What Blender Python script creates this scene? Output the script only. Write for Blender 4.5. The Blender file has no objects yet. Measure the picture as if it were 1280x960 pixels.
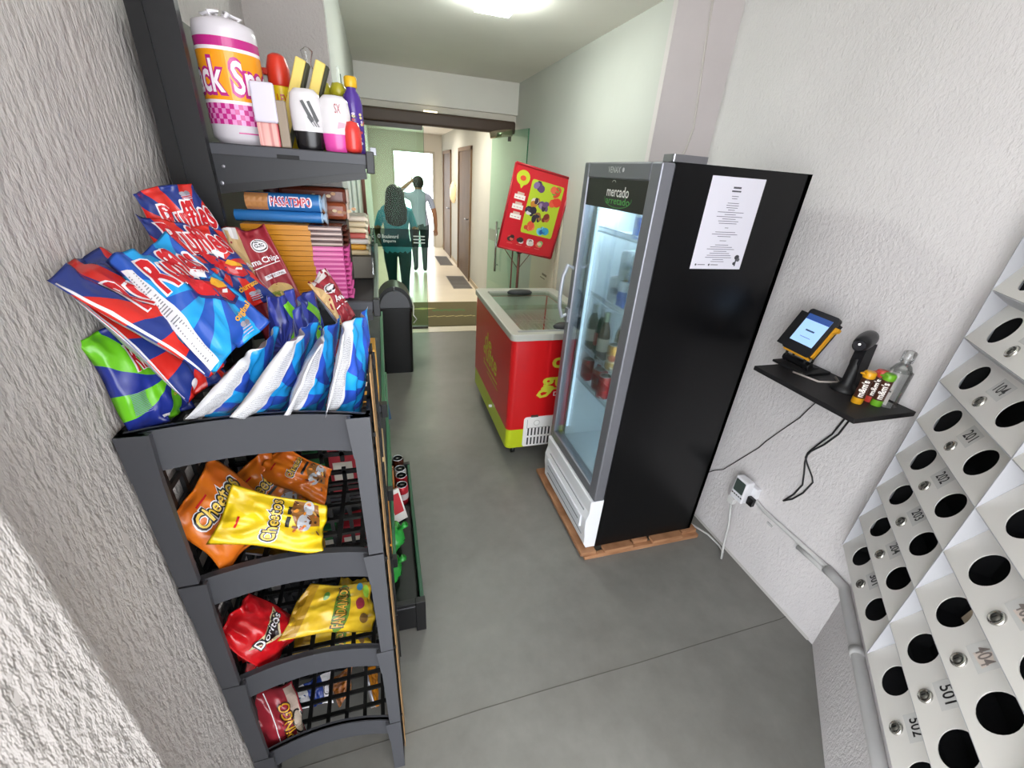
import bpy, bmesh, math, random
from mathutils import Vector as V, Matrix, noise
from mathutils.geometry import tessellate_polygon
random.seed(7)
S = bpy.context.scene
C = S.collection
PI = math.pi
# ---------------------------------------------------------------- camera
F, YAW, PIT, ROLL, H = 520.5, 0.31304, 0.46434, 0.0745, 1.75
_fw = V((math.sin(YAW)*math.cos(PIT), math.cos(YAW)*math.cos(PIT), -math.sin(PIT)))
_rt = V((math.cos(YAW), -math.sin(YAW), 0)); _up = _rt.cross(_fw)
RT = _rt*math.cos(ROLL)+_up*math.sin(ROLL); UP = _up*math.cos(ROLL)-_rt*math.sin(ROLL); FW = _fw
CAM = V((0, 0, H))
cd = bpy.data.cameras.new('camera'); cd.sensor_width = 36; cd.lens = F/1280*36; cd.clip_start = .02
cam = bpy.data.objects.new('camera', cd); C.objects.link(cam)
M = Matrix((RT, UP, -FW)).transposed().to_4x4(); M.translation = CAM; cam.matrix_world = M
S.camera = cam
# survey helpers: where the sight line of a photo point meets a real plane of the room
def ray(px, py): return RT*((px-640)/F) - UP*((py-480)/F) + FW
def PZ(px, py, z): d = ray(px, py); return CAM+d*((z-H)/d.z)
def PX(px, py, x): d = ray(px, py); return CAM+d*(x/d.x)
def PY(px, py, y): d = ray(px, py); return CAM+d*(y/d.y)
def pt(c):
    return (PX if c[2] == 'x' else PY if c[2] == 'y' else PZ)(c[0], c[1], c[3])
# ---------------------------------------------------------------- materials
def lin(c):
    if isinstance(c, str): c = tuple(int(c[i:i+2], 16)/255 for i in (0, 2, 4))
    return tuple(((x+.055)/1.055)**2.4 if x > .04045 else x/12.92 for x in c[:3])+(1,)
class NT:
    def __init__(s, name):
        s.m = bpy.data.materials.new(name); s.m.use_nodes = True; s.t = s.m.node_tree
        s.p = s.t.nodes['Principled BSDF']; s.out = s.t.nodes['Material Output']
    def n(s, typ, **k):
        o = s.t.nodes.new('ShaderNode'+typ)
        for a, b in k.items(): setattr(o, a, b)
        return o
    def plug(s, sock, v):
        if v is None: return
        if hasattr(v, 'links') or isinstance(v, bpy.types.NodeSocket): s.t.links.new(v, sock)
        else: sock.default_value = v
    def ma(s, op, a, b=None, c=None):
        o = s.n('Math', operation=op)
        for i, x in enumerate((a, b, c)): s.plug(o.inputs[i], x)
        return o.outputs[0]
    def mix(s, f, a, b):
        o = s.n('Mix', data_type='RGBA'); s.plug(o.inputs[0], f); s.plug(o.inputs[6], a); s.plug(o.inputs[7], b)
        return o.outputs[2]
    def uv(s):
        o = s.n('SeparateXYZ'); s.t.links.new(s.n('TexCoord').outputs['UV'], o.inputs[0]); return o.outputs[0], o.outputs[1]
    def obj(s, scale=(1, 1, 1), gen='Object'):
        o = s.n('Mapping'); s.t.links.new(s.n('TexCoord').outputs[gen], o.inputs[0]); o.inputs['Scale'].default_value = scale
        return o.outputs[0]
    def noise(s, vec, scale, detail=3, rough=.5):
        o = s.n('TexNoise'); s.t.links.new(vec, o.inputs['Vector']); o.inputs['Scale'].default_value = scale
        o.inputs['Detail'].default_value = detail; o.inputs['Roughness'].default_value = rough; return o.outputs['Fac']
    def ramp(s, fac, stops):
        o = s.n('ValToRGB'); s.plug(o.inputs[0], fac); e = o.color_ramp.elements
        while len(e) < len(stops): e.new(.5)
        for el, (p, c) in zip(e, stops): el.position = p; el.color = c
        return o.outputs[0]
    def bump(s, h, strength, dist):
        o = s.n('Bump'); s.plug(o.inputs['Height'], h); o.inputs['Strength'].default_value = strength; o.inputs['Distance'].default_value = dist
        s.t.links.new(o.outputs[0], s.p.inputs['Normal'])
    def set(s, col=None, rough=None, metal=None, spec=None):
        s.plug(s.p.inputs['Base Color'], col); s.plug(s.p.inputs['Roughness'], rough); s.plug(s.p.inputs['Metallic'], metal)
        s.plug(s.p.inputs['Specular IOR Level'], spec)
        return s.m
_mc = {}
def col(c, rough=.5, metal=0, spec=.5, emit=0):
    k = (c, rough, metal, spec, emit)
    if k not in _mc:
        t = NT('paint_'+str(len(_mc))); t.set(lin(c), rough, metal, spec)
        if emit: t.p.inputs['Emission Color'].default_value = lin(c); t.p.inputs['Emission Strength'].default_value = emit
        _mc[k] = t.m
    return _mc[k]
def glass(name, tint, refl=.08, rough=0, k=.7):
    t = NT(name); tr = t.n('BsdfTransparent'); tr.inputs[0].default_value = tint
    gl = t.n('BsdfGlossy'); gl.inputs['Roughness'].default_value = rough
    fr = t.n('Fresnel'); fr.inputs[0].default_value = 1.45
    f = t.ma('MULTIPLY_ADD', fr.outputs[0], k, refl)
    mx = t.n('MixShader'); t.plug(mx.inputs[0], f); t.t.links.new(tr.outputs[0], mx.inputs[1]); t.t.links.new(gl.outputs[0], mx.inputs[2])
    t.t.links.new(mx.outputs[0], t.out.inputs[0]); return t.m
def plaster(name, c, scale, dist, strength=1.0, stretch=(1, 1, 1), var=.06):
    t = NT(name); v = t.obj(stretch)
    a = t.noise(v, scale, 3, .6); b = t.noise(v, scale*.12, 2, .5)
    big = t.noise(t.obj(), 1.7, 3, .5)
    c1 = lin(c); c2 = tuple(x*(1-var*2.2) for x in c1[:3])+(1,)
    colr = t.mix(t.ramp(big, [(.3, (0, 0, 0, 1)), (.75, (1, 1, 1, 1))]), c1, c2)
    h = t.ma('ADD', a, t.ma('MULTIPLY', b, .6))
    t.bump(t.ramp(h, [(.55, (0, 0, 0, 1)), (1.0, (1, 1, 1, 1))]), strength, dist)
    return t.set(colr, .75, 0, .25)
W_TEX = plaster('rough_plaster_white', 'dedada', 95, .0022, .9, (1, 1, .6))
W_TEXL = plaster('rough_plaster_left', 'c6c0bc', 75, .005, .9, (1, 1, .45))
W_SMO = plaster('smooth_paint_white', 'c6c7c1', 30, .0008, .5, var=.03)
W_CREAM = plaster('smooth_paint_cream', 'e8e2d8', 30, .0008, .5, var=.03)
W_CEIL = plaster('ceiling_paint', 'efece5', 40, .0006, .4, var=.03)
def concrete():
    t = NT('polished_concrete'); v = t.obj()
    a = t.noise(v, 1.6, 5, .6); b = t.noise(v, 9, 6, .65); c = t.noise(v, 120, 3, .6)
    m = t.ma('ADD', t.ma('MULTIPLY', a, .6), t.ma('MULTIPLY', b, .4))
    cc = t.ramp(m, [(.3, lin('6a6863')), (.55, lin('7a7974')), (.75, lin('878580'))])
    sp = t.ramp(t.noise(v, 14, 2, .5), [(.2, (1, 1, 1, 1)), (.235, (0, 0, 0, 1))])
    cc = t.mix(t.ma('MULTIPLY', sp, .35), cc, lin('55534e'))
    t.bump(t.ma('ADD', c, b), .15, .001)
    return t.set(cc, t.ramp(b, [(.3, (.32,)*3+(1,)), (.7, (.5,)*3+(1,))]), 0, .4)
FLOOR = concrete()
FLOOR2 = plaster('cream_floor_tile', 'e3d8c4', 8, .0004, .3, var=.04); FLOOR2.node_tree.nodes['Principled BSDF'].inputs['Roughness'].default_value = .25
BLK = col('0e0e10', .35); BLKM = col('121214', .6); STEEL = col('9a9aa0', .3, .9); CHROME = col('d8d8da', .15, 1)
WHT = col('e8e8ec', .4); GREYP = col('48494f', .45); DARK = col('0a0a0b', .7)
# ---------------------------------------------------------------- mesh builder
class Fr:                       # flat surface with an origin, a right, an up and a normal
    def __init__(s, o, r, u):
        s.o = V(o); s.r = V(r).normalized(); s.u = V(u).normalized(); s.n = s.r.cross(s.u).normalized(); s.flat = True
    def P(s, x, y, o=0): return s.o+s.r*x+s.u*y+s.n*o
_tc = {}
def glyphs(body, bold=0., shear=0.):
    k = (body, bold, shear)
    if k not in _tc:
        cu = bpy.data.curves.new('t', 'FONT'); cu.body = body; cu.size = 1; cu.offset = bold; cu.shear = shear; cu.resolution_u = 3
        o = bpy.data.objects.new('t', cu); C.objects.link(o)
        dg = bpy.context.evaluated_depsgraph_get(); me = bpy.data.meshes.new_from_object(o.evaluated_get(dg))
        vs = [(v.co.x, v.co.y) for v in me.vertices]; fs = [tuple(p.vertices) for p in me.polygons]
        bpy.data.objects.remove(o); bpy.data.curves.remove(cu); bpy.data.meshes.remove(me)
        x0 = min(v[0] for v in vs); x1 = max(v[0] for v in vs); y0 = min(v[1] for v in vs); y1 = max(v[1] for v in vs)
        _tc[k] = ([(x-(x0+x1)/2, y-(y0+y1)/2) for x, y in vs], fs, x1-x0, y1-y0)
    return _tc[k]
def fine(vs, fs, L):            # split long triangles so that print follows a curved surface
    bm = bmesh.new(); b = [bm.verts.new((x, y, 0)) for x, y in vs]
    for f in fs:
        try: bm.faces.new([b[i] for i in f])
        except ValueError: pass
    bmesh.ops.triangulate(bm, faces=bm.faces[:])
    for _ in range(6):
        es = [e for e in bm.edges if e.calc_length() > L]
        if not es: break
        bmesh.ops.subdivide_edges(bm, edges=es, cuts=1); bmesh.ops.triangulate(bm, faces=[f for f in bm.faces if len(f.verts) > 3])
    bm.verts.index_update(); r = [(v.co.x, v.co.y) for v in bm.verts], [tuple(v.index for v in f.verts) for f in bm.faces]
    bm.free(); return r
def mloc(o):
    p = V((0, 0, 0))
    while o: p = p+o.location; o = o.parent
    return p
class MB:
    def __init__(s): s.v = []; s.f = []; s.mi = []; s.mats = []; s.sm = []; s.uv = {}
    def add(s, vs, fs, m, smooth=False, uvs=None):
        if m not in s.mats: s.mats.append(m)
        k = s.mats.index(m); b = len(s.v); s.v += [V(v) for v in vs]
        for f in fs:
            if uvs: s.uv[len(s.f)] = [uvs[i] for i in f]
            s.f.append([i+b for i in f]); s.mi.append(k); s.sm.append(smooth)
        return s
    def box(s, a, b, m, X=None):
        vs = [V((x, y, z)) for x in (a[0], b[0]) for y in (a[1], b[1]) for z in (a[2], b[2])]
        if X: vs = [X @ v for v in vs]
        return s.add(vs, [(0, 1, 3, 2), (4, 6, 7, 5), (0, 4, 5, 1), (2, 3, 7, 6), (0, 2, 6, 4), (1, 5, 7, 3)], m)
    def prism(s, pts, d, m, smooth=False):   # closed outline pts swept by d
        n = len(pts); d = V(d); vs = [V(p) for p in pts]+[V(p)+d for p in pts]
        c = sum((V(p) for p in pts), V())/n
        tri = tessellate_polygon([[V(p) for p in pts]])
        fs = [tuple(t) for t in tri]+[tuple(i+n for i in reversed(t)) for t in tri]
        s.add(vs, fs, m); return s.add(vs, [(i, (i+1) % n, (i+1) % n+n, i+n) for i in range(n)], m, smooth)
    def tube(s, path, r, m, n=8, closed=False):
        P = [V(p) for p in path]; k = len(P); vs = []; prev = None
        for i, p in enumerate(P):
            a = P[(i+1) % k] if (closed or i < k-1) else p; b = P[i-1] if (closed or i > 0) else p
            t = (a-b).normalized()
            if prev is None: u = t.orthogonal().normalized()
            else:
                u = prev-t*prev.dot(t); u = u.normalized() if u.length > 1e-6 else t.orthogonal().normalized()
            prev = u; w = t.cross(u); rr = r[i] if isinstance(r, (list, tuple)) else r
            vs += [p+(u*math.cos(2*PI*j/n)+w*math.sin(2*PI*j/n))*rr for j in range(n)]
        fs = [(i*n+j, i*n+(j+1) % n, ((i+1) % k)*n+(j+1) % n, ((i+1) % k)*n+j) for i in range(k if closed else k-1) for j in range(n)]
        if not closed: fs += [tuple(reversed(range(n))), tuple((k-1)*n+j for j in range(n))]
        return s.add(vs, fs, m, True)
    def lathe(s, prof, c, m, n=24, axis=(0, 0, 1), sx=1, sy=1, uv=False):
        a = V(axis).normalized(); q = V((0, 0, 1)).rotation_difference(a); vs = []; uvs = []
        z0 = prof[0][1]; z1 = prof[-1][1]
        for r, z in prof:
            for j in range(n+1):
                th = 2*PI*j/n; vs.append(V(c)+q @ V((r*math.cos(th)*sx, r*math.sin(th)*sy, z))); uvs.append((j/n, (z-z0)/((z1-z0) or 1)))
        k = len(prof); w = n+1
        fs = [(i*w+j, i*w+j+1, (i+1)*w+j+1, (i+1)*w+j) for i in range(k-1) for j in range(n)]
        s.add(vs, fs, m, True, uvs)
        for i, rev in ((0, True), (k-1, False)):
            if prof[i][0] > 1e-5:
                ring = [vs[i*w+j] for j in range(n)]; s.add(ring, [tuple(reversed(range(n))) if rev else tuple(range(n))], m)
        return s
    def sph(s, c, r, m, n=16, k=10):
        if not isinstance(r, (tuple, list)): r = (r, r, r)
        vs = [V(c)+V((r[0]*math.sin(PI*i/k)*math.cos(2*PI*j/n), r[1]*math.sin(PI*i/k)*math.sin(2*PI*j/n), r[2]*math.cos(PI*i/k))) for i in range(k+1) for j in range(n)]
        return s.add(vs, [(i*n+j, (i+1)*n+j, (i+1)*n+(j+1) % n, i*n+(j+1) % n) for i in range(k) for j in range(n)], m, True)
    def text(s, body, su, cx, cy, w, m, h=None, off=.0006, rot=0, bold=0, shear=0, L=.012):
        vs, fs, tw, th = glyphs(body, bold, shear); k = w/tw; ky = (h/th) if h else k
        c, q = math.cos(rot), math.sin(rot); p = [(x*k, y*ky) for x, y in vs]
        p = [(x*c-y*q+cx, x*q+y*c+cy) for x, y in p]
        if not su.flat: p, fs = fine(p, fs, L)
        return s.add([su.P(x, y, off) for x, y in p], fs, m)
    def shape(s, su, pts, m, off=.0005, L=.012, holes=()):
        loops = [[V((x, y, 0)) for x, y in l] for l in [pts]+list(holes)]; fl = [(v.x, v.y) for l in loops for v in l]
        fs = [tuple(t) for t in tessellate_polygon(loops)]
        fs = [f if ((fl[f[1]][0]-fl[f[0]][0])*(fl[f[2]][1]-fl[f[0]][1])-(fl[f[1]][1]-fl[f[0]][1])*(fl[f[2]][0]-fl[f[0]][0])) > 0 else tuple(reversed(f)) for f in fs]
        if not su.flat: fl, fs = fine(fl, fs, L)
        return s.add([su.P(x, y, off) for x, y in fl], fs, m)
    def rect(s, su, x0, y0, x1, y1, m, off=.0005): return s.shape(su, [(x0, y0), (x1, y0), (x1, y1), (x0, y1)], m, off)
    def ell(s, su, cx, cy, a, b, m, off=.0005, rot=0, n=22):
        c, q = math.cos(rot), math.sin(rot)
        return s.shape(su, [(cx+a*math.cos(t)*c-b*math.sin(t)*q, cy+a*math.cos(t)*q+b*math.sin(t)*c) for t in [2*PI*i/n for i in range(n)]], m, off)
    def build(s, name, parent=None, bevel=0, weld=False, loc=None, seg=2):
        me = bpy.data.meshes.new(name); o = bpy.data.objects.new(name, me); C.objects.link(o)
        base = V((0, 0, 0))
        if parent: o.parent = parent; base = mloc(parent)
        if loc is not None: o.location = V(loc)-base; base = V(loc)
        me.from_pydata([v-base for v in s.v], [], s.f)
        for m in s.mats: me.materials.append(m)
        me.polygons.foreach_set('material_index', s.mi); me.polygons.foreach_set('use_smooth', s.sm)
        if s.uv:
            l = me.uv_layers.new(name='UVMap')
            for p in me.polygons:
                if p.index in s.uv:
                    for li, c in zip(p.loop_indices, s.uv[p.index]): l.data[li].uv = c
        if weld:
            bm = bmesh.new(); bm.from_mesh(me); bmesh.ops.remove_doubles(bm, verts=bm.verts, dist=1e-5); bm.to_mesh(me); bm.free()
        if bevel:
            b = o.modifiers.new('edge', 'BEVEL'); b.width = bevel; b.segments = seg; b.limit_method = 'ANGLE'; b.angle_limit = .7
        me.update(); return o
def tag(o, label, cat, group=None, kind=None):
    o['label'] = label; o['category'] = cat
    if group: o['group'] = group
    if kind: o['kind'] = kind
    return o
def thing(name, label, cat, loc, group=None):
    o = bpy.data.objects.new(name, None); o.empty_display_size = .05; C.objects.link(o); o.location = loc
    return tag(o, label, cat, group)
def struct(o, label=None, cat=None):
    o['kind'] = 'structure'; o['label'] = label or o.name.replace('_', ' '); o['category'] = cat or o.name.split('_')[0]; return o
def dup(r, loc, label=None, rz=None, parent=None):
    c = r.copy(); C.objects.link(c)
    if parent: c.parent = parent
    else: c.location = loc
    if rz is not None: c.rotation_euler.z = rz
    if label: c['label'] = label
    for ch in r.children: dup(ch, None, parent=c)
    return c
def rrect(x0, y0, x1, y1, r, n=5):
    return [(cx+r*math.cos(a0+PI/2*i/n), cy+r*math.sin(a0+PI/2*i/n)) for cx, cy, a0 in ((x1-r, y0+r, -PI/2), (x1-r, y1-r, 0), (x0+r, y1-r, PI/2), (x0+r, y0+r, PI)) for i in range(n+1)]
# ---------------------------------------------------------------- the setting
def sb(name, a, b, m, lab=None, cat=None): return struct(MB().box(a, b, m).build(name), lab, cat)
XR, XS = 1.69, 1.45; CZ = 2.59
sb('floor', (-.6, -2.4, -.06), (2.4, 4.86, 0), FLOOR, 'grey polished concrete floor of the little shop', 'floor')
sb('floor_corridor', (-.6, 4.86, -.06), (2.2, 11.0, 0), FLOOR2, 'cream floor of the corridor behind the glass doors', 'floor')
sb('floor_outside', (-3, 11.0, -.06), (6, 20, -.005), col('d8d2c6', .8), 'bright paving outside the far end of the corridor', 'floor')
sb('trim_1', (-.16, 4.80, 0), (1.45, 4.98, .004), col('d9d0bd', .35), 'pale threshold strip on the floor under the glass doors', 'threshold')
cr = MB(); cp = [PZ(x, y, 0) for x, y in ((497, 921), (600, 887), (700, 857), (800, 828), (880, 803), (975, 774))]
cp = [V((-.4, .775, 0))]+cp+[V((1.69, .815, 0))]
for a, b in zip(cp, cp[1:]):
    cr.prism([a+V((0, -.0017, 0)), b+V((0, -.0017, 0)), b+V((0, .0017, 0)), a+V((0, .0017, 0))], (0, 0, .0008), col('57554f', .8))
struct(cr.build('trim_2'), 'thin saw-cut joint running across the concrete floor', 'floor joint')
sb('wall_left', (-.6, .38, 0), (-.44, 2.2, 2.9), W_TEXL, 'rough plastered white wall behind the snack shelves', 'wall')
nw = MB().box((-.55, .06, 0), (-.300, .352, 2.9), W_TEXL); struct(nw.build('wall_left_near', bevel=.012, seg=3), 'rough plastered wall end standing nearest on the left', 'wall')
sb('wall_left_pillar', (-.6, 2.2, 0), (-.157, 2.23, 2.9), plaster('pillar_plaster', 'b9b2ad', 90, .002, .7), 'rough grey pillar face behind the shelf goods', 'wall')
sb('wall_left_corridor', (-.6, 2.23, 0), (-.155, 11.2, 2.8), W_SMO, 'smooth white wall on the left beyond the shelves', 'wall')
sb('wall_right', (XR, .60, 0), (XR+.2, 2.14, 2.9), W_TEX, 'rough plastered white wall behind the fridge and the little black shelf', 'wall')
struct(MB().prism([(XR, 2.14, 0), (XS, 2.32, 0), (XS, 2.36, 0), (XR+.2, 2.36, 0), (XR+.2, 2.14, 0)], (0, 0, 2.9), plaster('pillar_plaster_right', 'd5cdcd', 60, .001, .5)).build('wall_right_pillar'), 'pinkish white wall return above the fridge', 'wall')
sb('wall_right_corridor', (XS, 2.36, 0), (XS+.3, 11.2, 2.8), W_SMO, 'smooth white wall on the right beyond the fridge', 'wall')
q = math.sqrt(.5); W2 = V((1.695, .685, 0)); T2 = V((-q, -q, 0)); N2 = V((-q, q, 0))
struct(MB().prism([W2, W2+T2*1.25, W2+T2*1.25-N2*.14, W2-N2*.14+V((.05, 0, 0))], (0, 0, 2.9), W_TEX).build('wall_mail'), 'rough plastered slanting wall that carries the mailboxes', 'wall')
sb('floor_street', (-7, -6, -.16), (-.6, 3, -.06), col('c9c4ba', .8), 'bright pavement outside the open shop front', 'pavement')
sb('wall_entrance', (1.75, -2.2, 0), (1.9, .0, 2.9), W_TEX, 'plastered wall behind the mailboxes', 'wall')
sb('ceiling', (-.6, 2.2, CZ), (1.8, 5.0, CZ+.06), W_CEIL, 'flat greenish white ceiling of the passage', 'ceiling')
sb('ceiling_porch', (-.6, -2.2, 2.9), (2.4, 2.3, 2.96), W_CEIL, 'ceiling above the shop front', 'ceiling')
sb('wall_front_beam', (-.6, 2.2, CZ+.06), (1.9, 2.36, 2.9), W_SMO, 'beam above the passage', 'wall')
sb('ceiling_corridor', (-.3, 5.0, 2.45), (1.6, 11.2, 2.51), W_CREAM, 'cream ceiling of the corridor', 'ceiling')
sb('wall_back', (-.157, 4.97, 2.31), (XS, 5.12, CZ), W_CEIL, 'white lintel above the glass doors', 'wall')
sb('trim_3', (-.157, 5.02, 2.235), (XS, 5.10, 2.31), W_CREAM, 'cream strip between lintel and door track', 'trim')
e = MB().box((-.157, 11, 0), (.37, 11.15, 2.45), W_CREAM).box((1.24, 11, 0), (XS, 11.15, 2.45), W_CREAM).box((.37, 11, 2.06), (1.24, 11.15, 2.45), W_CREAM)
struct(e.build('wall_back_corridor'), 'cream end wall of the corridor around the bright doorway', 'wall')
e = MB().box((.33, 10.97, 0), (.37, 11.15, 2.10), col('c9c2b4')).box((1.24, 10.97, 0), (1.28, 11.15, 2.10), col('c9c2b4')).box((.37, 10.97, 2.06), (1.24, 11.15, 2.10), col('c9c2b4'))
struct(e.build('door_1'), 'open bright doorway at the far end of the corridor', 'door')
wood = NT('brown_door_veneer'); v = wood.obj((30, 3, 1)); wood.set(wood.ramp(wood.noise(v, 2, 4), [(.3, lin('58442f')), (.7, lin('6b543d'))]), .6, 0, .2); WOODD = wood.m
for i, (a, b, lab) in enumerate(((7.42, 8.54, 'nearer brown door in the right wall of the corridor'), (9.6, 10.62, 'farther brown door in the right wall of the corridor'))):
    d = struct(MB().box((XS-.012, a, .0), (XS+.02, b, 2.06), WOODD).build('door_%d' % (i+2)), lab, 'door')
    f = MB()
    for y in (a-.05, b): f.box((XS-.03, y, 0), (XS+.02, y+.05, 2.11), col('7d6650', .6, 0, .2))
    f.box((XS-.03, a-.05, 2.06), (XS+.02, b+.05, 2.12), col('7d6650', .6, 0, .2)); f.build('door_frame', d, .004)
    h = MB().tube([(XS-.02, a+.1, 1.02), (XS-.06, a+.1, 1.02), (XS-.06, a+.22, 1.02)], .009, STEEL); h.build('door_handle', d)
bb = MB()
for a, b in ((5.15, 7.36), (8.6, 9.54), (10.68, 10.97)): bb.box((XS-.012, a, 0), (XS, b, .07), col('b9a98c'))
struct(bb.build('baseboard_right'), 'tan baseboard along the right wall of the corridor', 'baseboard')
# rounded cement skirting + conduit of the right wall
k = MB()
k.prism([(XR, .70, 0), (XR-.006, .70, 0), (XR, .70, .012)], (0, 1.44, 0), col('b9b6b2', .8))
struct(k.build('baseboard_wall'), 'thin cement fillet between right wall and floor', 'baseboard')
# ---------------------------------------------------------------- ceiling lamp, corridor lamps
def panel_light(name, c, s, z, lab, em, warm='f6fff6', drop=.006):
    t = thing(name, lab, 'ceiling light', (c[0], c[1], z))
    f = MB()
    for sx, sy, lx, ly in ((-1, 0, .012, s), (1, 0, .012, s), (0, -1, s, .012), (0, 1, s, .012)):
        f.box((c[0]+sx*s-lx, c[1]+sy*s-ly, z-.012), (c[0]+sx*s+lx, c[1]+sy*s+ly, z), WHT)
    f.build('frame', t, .002); MB().box((c[0]-s+.013*(drop > .01), c[1]-s+.013*(drop > .01), z-drop), (c[0]+s-.013*(drop > .01), c[1]+s-.013*(drop > .01), z-.001), col(warm, .5, 0, .5, em)).build('diffuser', t)
panel_light('ceiling_light', (.66, 2.80), .11, CZ, 'square white lamp glowing on the passage ceiling', 95, 'f6fff6', .06)
panel_light('ceiling_light', (.65, 6.3), .15, 2.45, 'square warm lamp on the corridor ceiling above the walkers', 150, 'fff4e2')
panel_light('ceiling_light', (.65, 8.8), .15, 2.45, 'square warm lamp far back on the corridor ceiling', 130, 'fff4e2')
for x_, y_, l_ in ((.35, 1.35, 'added unseen fill lamp on the porch ceiling before the fridge'), (.15, .35, 'added unseen fill lamp on the porch ceiling nearest the street')): panel_light('ceiling_light', (x_, y_), .28, 2.9, l_, .3, 'fbfbff')  # porch lamps added out of view to even out the brightness
t = thing('wall_lamp', 'small oval cream wall lamp between the two brown corridor doors', 'lamp', (XS, 9.1, 1.2))
MB().box((XS-.02, 9.02, 1.22), (XS, 9.18, 1.5), col('b8935a')).build('back_plate', t, .004)
MB().sph((XS-.03, 9.1, 1.36), (.07, .12, .2), col('f0d9a8', .5, 0, .5, .55)).build('lamp_shade', t)
# ---------------------------------------------------------------- glass doors
GL = glass('green_glass', (.80, .96, .87, 1), .0, 0, .15); GLS = glass('glass_sticker_film', (.20, .27, .26, 1), .0, 0, .15)
GEDGE = col('2f6a4c', .2)
tr = thing('door_track', 'dark brown track box above the sliding glass doors', 'door track', (.62, 4.9, 2.12))
MB().box((-.155, 4.84, 2.125), (1.40, 4.94, 2.24), col('4a372a', .5)).build('track_box', tr, .02, seg=3)
MB().box((-.155, 4.86, 2.085), (.45, 4.93, 2.125), col('3a2c24', .4)).build('rail', tr, .004)
MB().tube([(.47, 4.89, 2.235), (.60, 4.89, 2.235)], .022, col('fff1c8', .4, 0, .5, 2.5), 12).build('sensor_lamp', tr)
MB().tube([(1.12, 4.80, 2.10), (1.34, 4.76, 2.135)], .035, col('b9aa94', .25, .8), 14).tube([(1.34, 4.84, 2.13), (1.34, 4.84, 2.06)], .018, DARK, 8).build('closer', tr)
g = thing('glass_door', 'sliding green glass door with a dark lettered band, left of the opening', 'glass door', (.15, 4.95, 0))
MB().box((-.15, 4.95, .03), (.467, 4.96, 2.12), GL).build('glass_pane', g)
MB().box((.4665, 4.9495, .03), (.469, 4.9605, 2.12), GEDGE).build('glass_edge', g)
su = Fr((0, 4.9485, 0), (1, 0, 0), (0, 0, 1)); b = MB()
b.rect(su, -.148, .955, .498, 1.145, GLS, 0)
wt = col('f2f6f4', .5)
b.text('\u00a9 Boulevard', su, .06, 1.065, .22, wt, h=.042, off=.001, bold=.01); b.text('Empurre', su, .075, 1.012, .13, wt, h=.038, off=.001, bold=.01)
for i in range(3): b.rect(su, .33, .998+i*.034, .455, 1.010+i*.034, wt, .001)
b.build('sticker_band', g)
MB().box((-.15, 4.93, 0), (.467, 4.98, .03), col('2c241f', .4)).build('bottom_rail', g, .003)
MB().box((-.06, 4.935, 1.83), (.0, 4.975, 1.90), STEEL).build('patch_fitting', g, .003)
A = V((1.278, 4.02, 0)); B = V((1.163, 4.88, 0)); d = (B-A).normalized(); n = V((d.y, -d.x, 0))
g = thing('glass_door', 'green glass door leaf swung open beside the red poster', 'glass door', (B.x, B.y, 0))
MB().prism([A, B, B+n*.01, A+n*.01], (0, 0, 2.12), GL).build('glass_pane', g)
MB().prism([A-d*.003, A, A+n*.01, A-d*.003+n*.01], (0, 0, 2.12), GEDGE).build('glass_edge', g)
p = A+d*.55-n*.03; MB().tube([p+V((0, 0, .78)), p+V((0, 0, 1.3))], .012, CHROME).tube([p+V((0, 0, .85)), p+V((0, 0, .85))+n*.03], .008, CHROME).tube([p+V((0, 0, 1.23)), p+V((0, 0, 1.23))+n*.03], .008, CHROME).build('pull_handle', g)
su = Fr(A-n*.001, d, (0, 0, 1)); m = MB(); m.rect(su, .62, 1.08, .84, 1.2, glass('grey_film', (.5, .5, .46, 1), .05), .001)
m.build('sticker', g)
# ---------------------------------------------------------------- floor things of the corridor
mt = NT('coir_mat'); v = mt.obj(); mt.set(mt.ramp(mt.noise(v, 240, 2), [(.3, lin('514a30')), (.7, lin('6f6645'))]), .95); MATM = mt.m
t = thing('doormat', 'green brown doormat lying at the glass doors', 'doormat', (.78, 5.5, 0))
MB().box((.16, 4.99, .001), (1.3, 6.05, .012), MATM).build('mat_body', t, .004)
su = Fr((.72, 5.05, .0125), (1, 0, 0), (0, 1, 0)); b = MB()
for i in range(16): b.ell(su, -.2+i*.04, .32+.012*(i % 3-1), .022, .016, col('b3a873', .9), 0)
b.build('pale_scroll', t); b = MB()
for i in range(9): b.ell(su, -.1+i*.05, .58+.02*(i % 2), .03, .05, col('4f6a3c', .9), 0)
b.build('green_scroll', t)
MB().shape(su, [(-.42, .66), (-.25, .72), (-.05, .68), (-.25, .62)], col('a9a46a', .9)).build('mat_emblem', t)
for x0, y0, x1, y1, lab in ((1.10, 8.75, 1.37, 9.75, 'grey ribbed floor mat before the farther brown door'), (1.08, 6.85, 1.40, 7.78, 'grey ribbed floor mat before the nearer brown door')):
    m = MB().box((x0, y0, 0), (x1, y1, .006), col('8d8984', .8))
    for i in range(12): m.box((x0+.01, y0+.03+i*(y1-y0-.06)/12, .006), (x1-.01, y0+.03+(i+.5)*(y1-y0-.06)/12, .011), col('5f5b58', .8))
    tag(m.build('floor_mat', loc=((x0+x1)/2, (y0+y1)/2, 0)), lab, 'mat', 'floor mats by the corridor doors')
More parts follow.
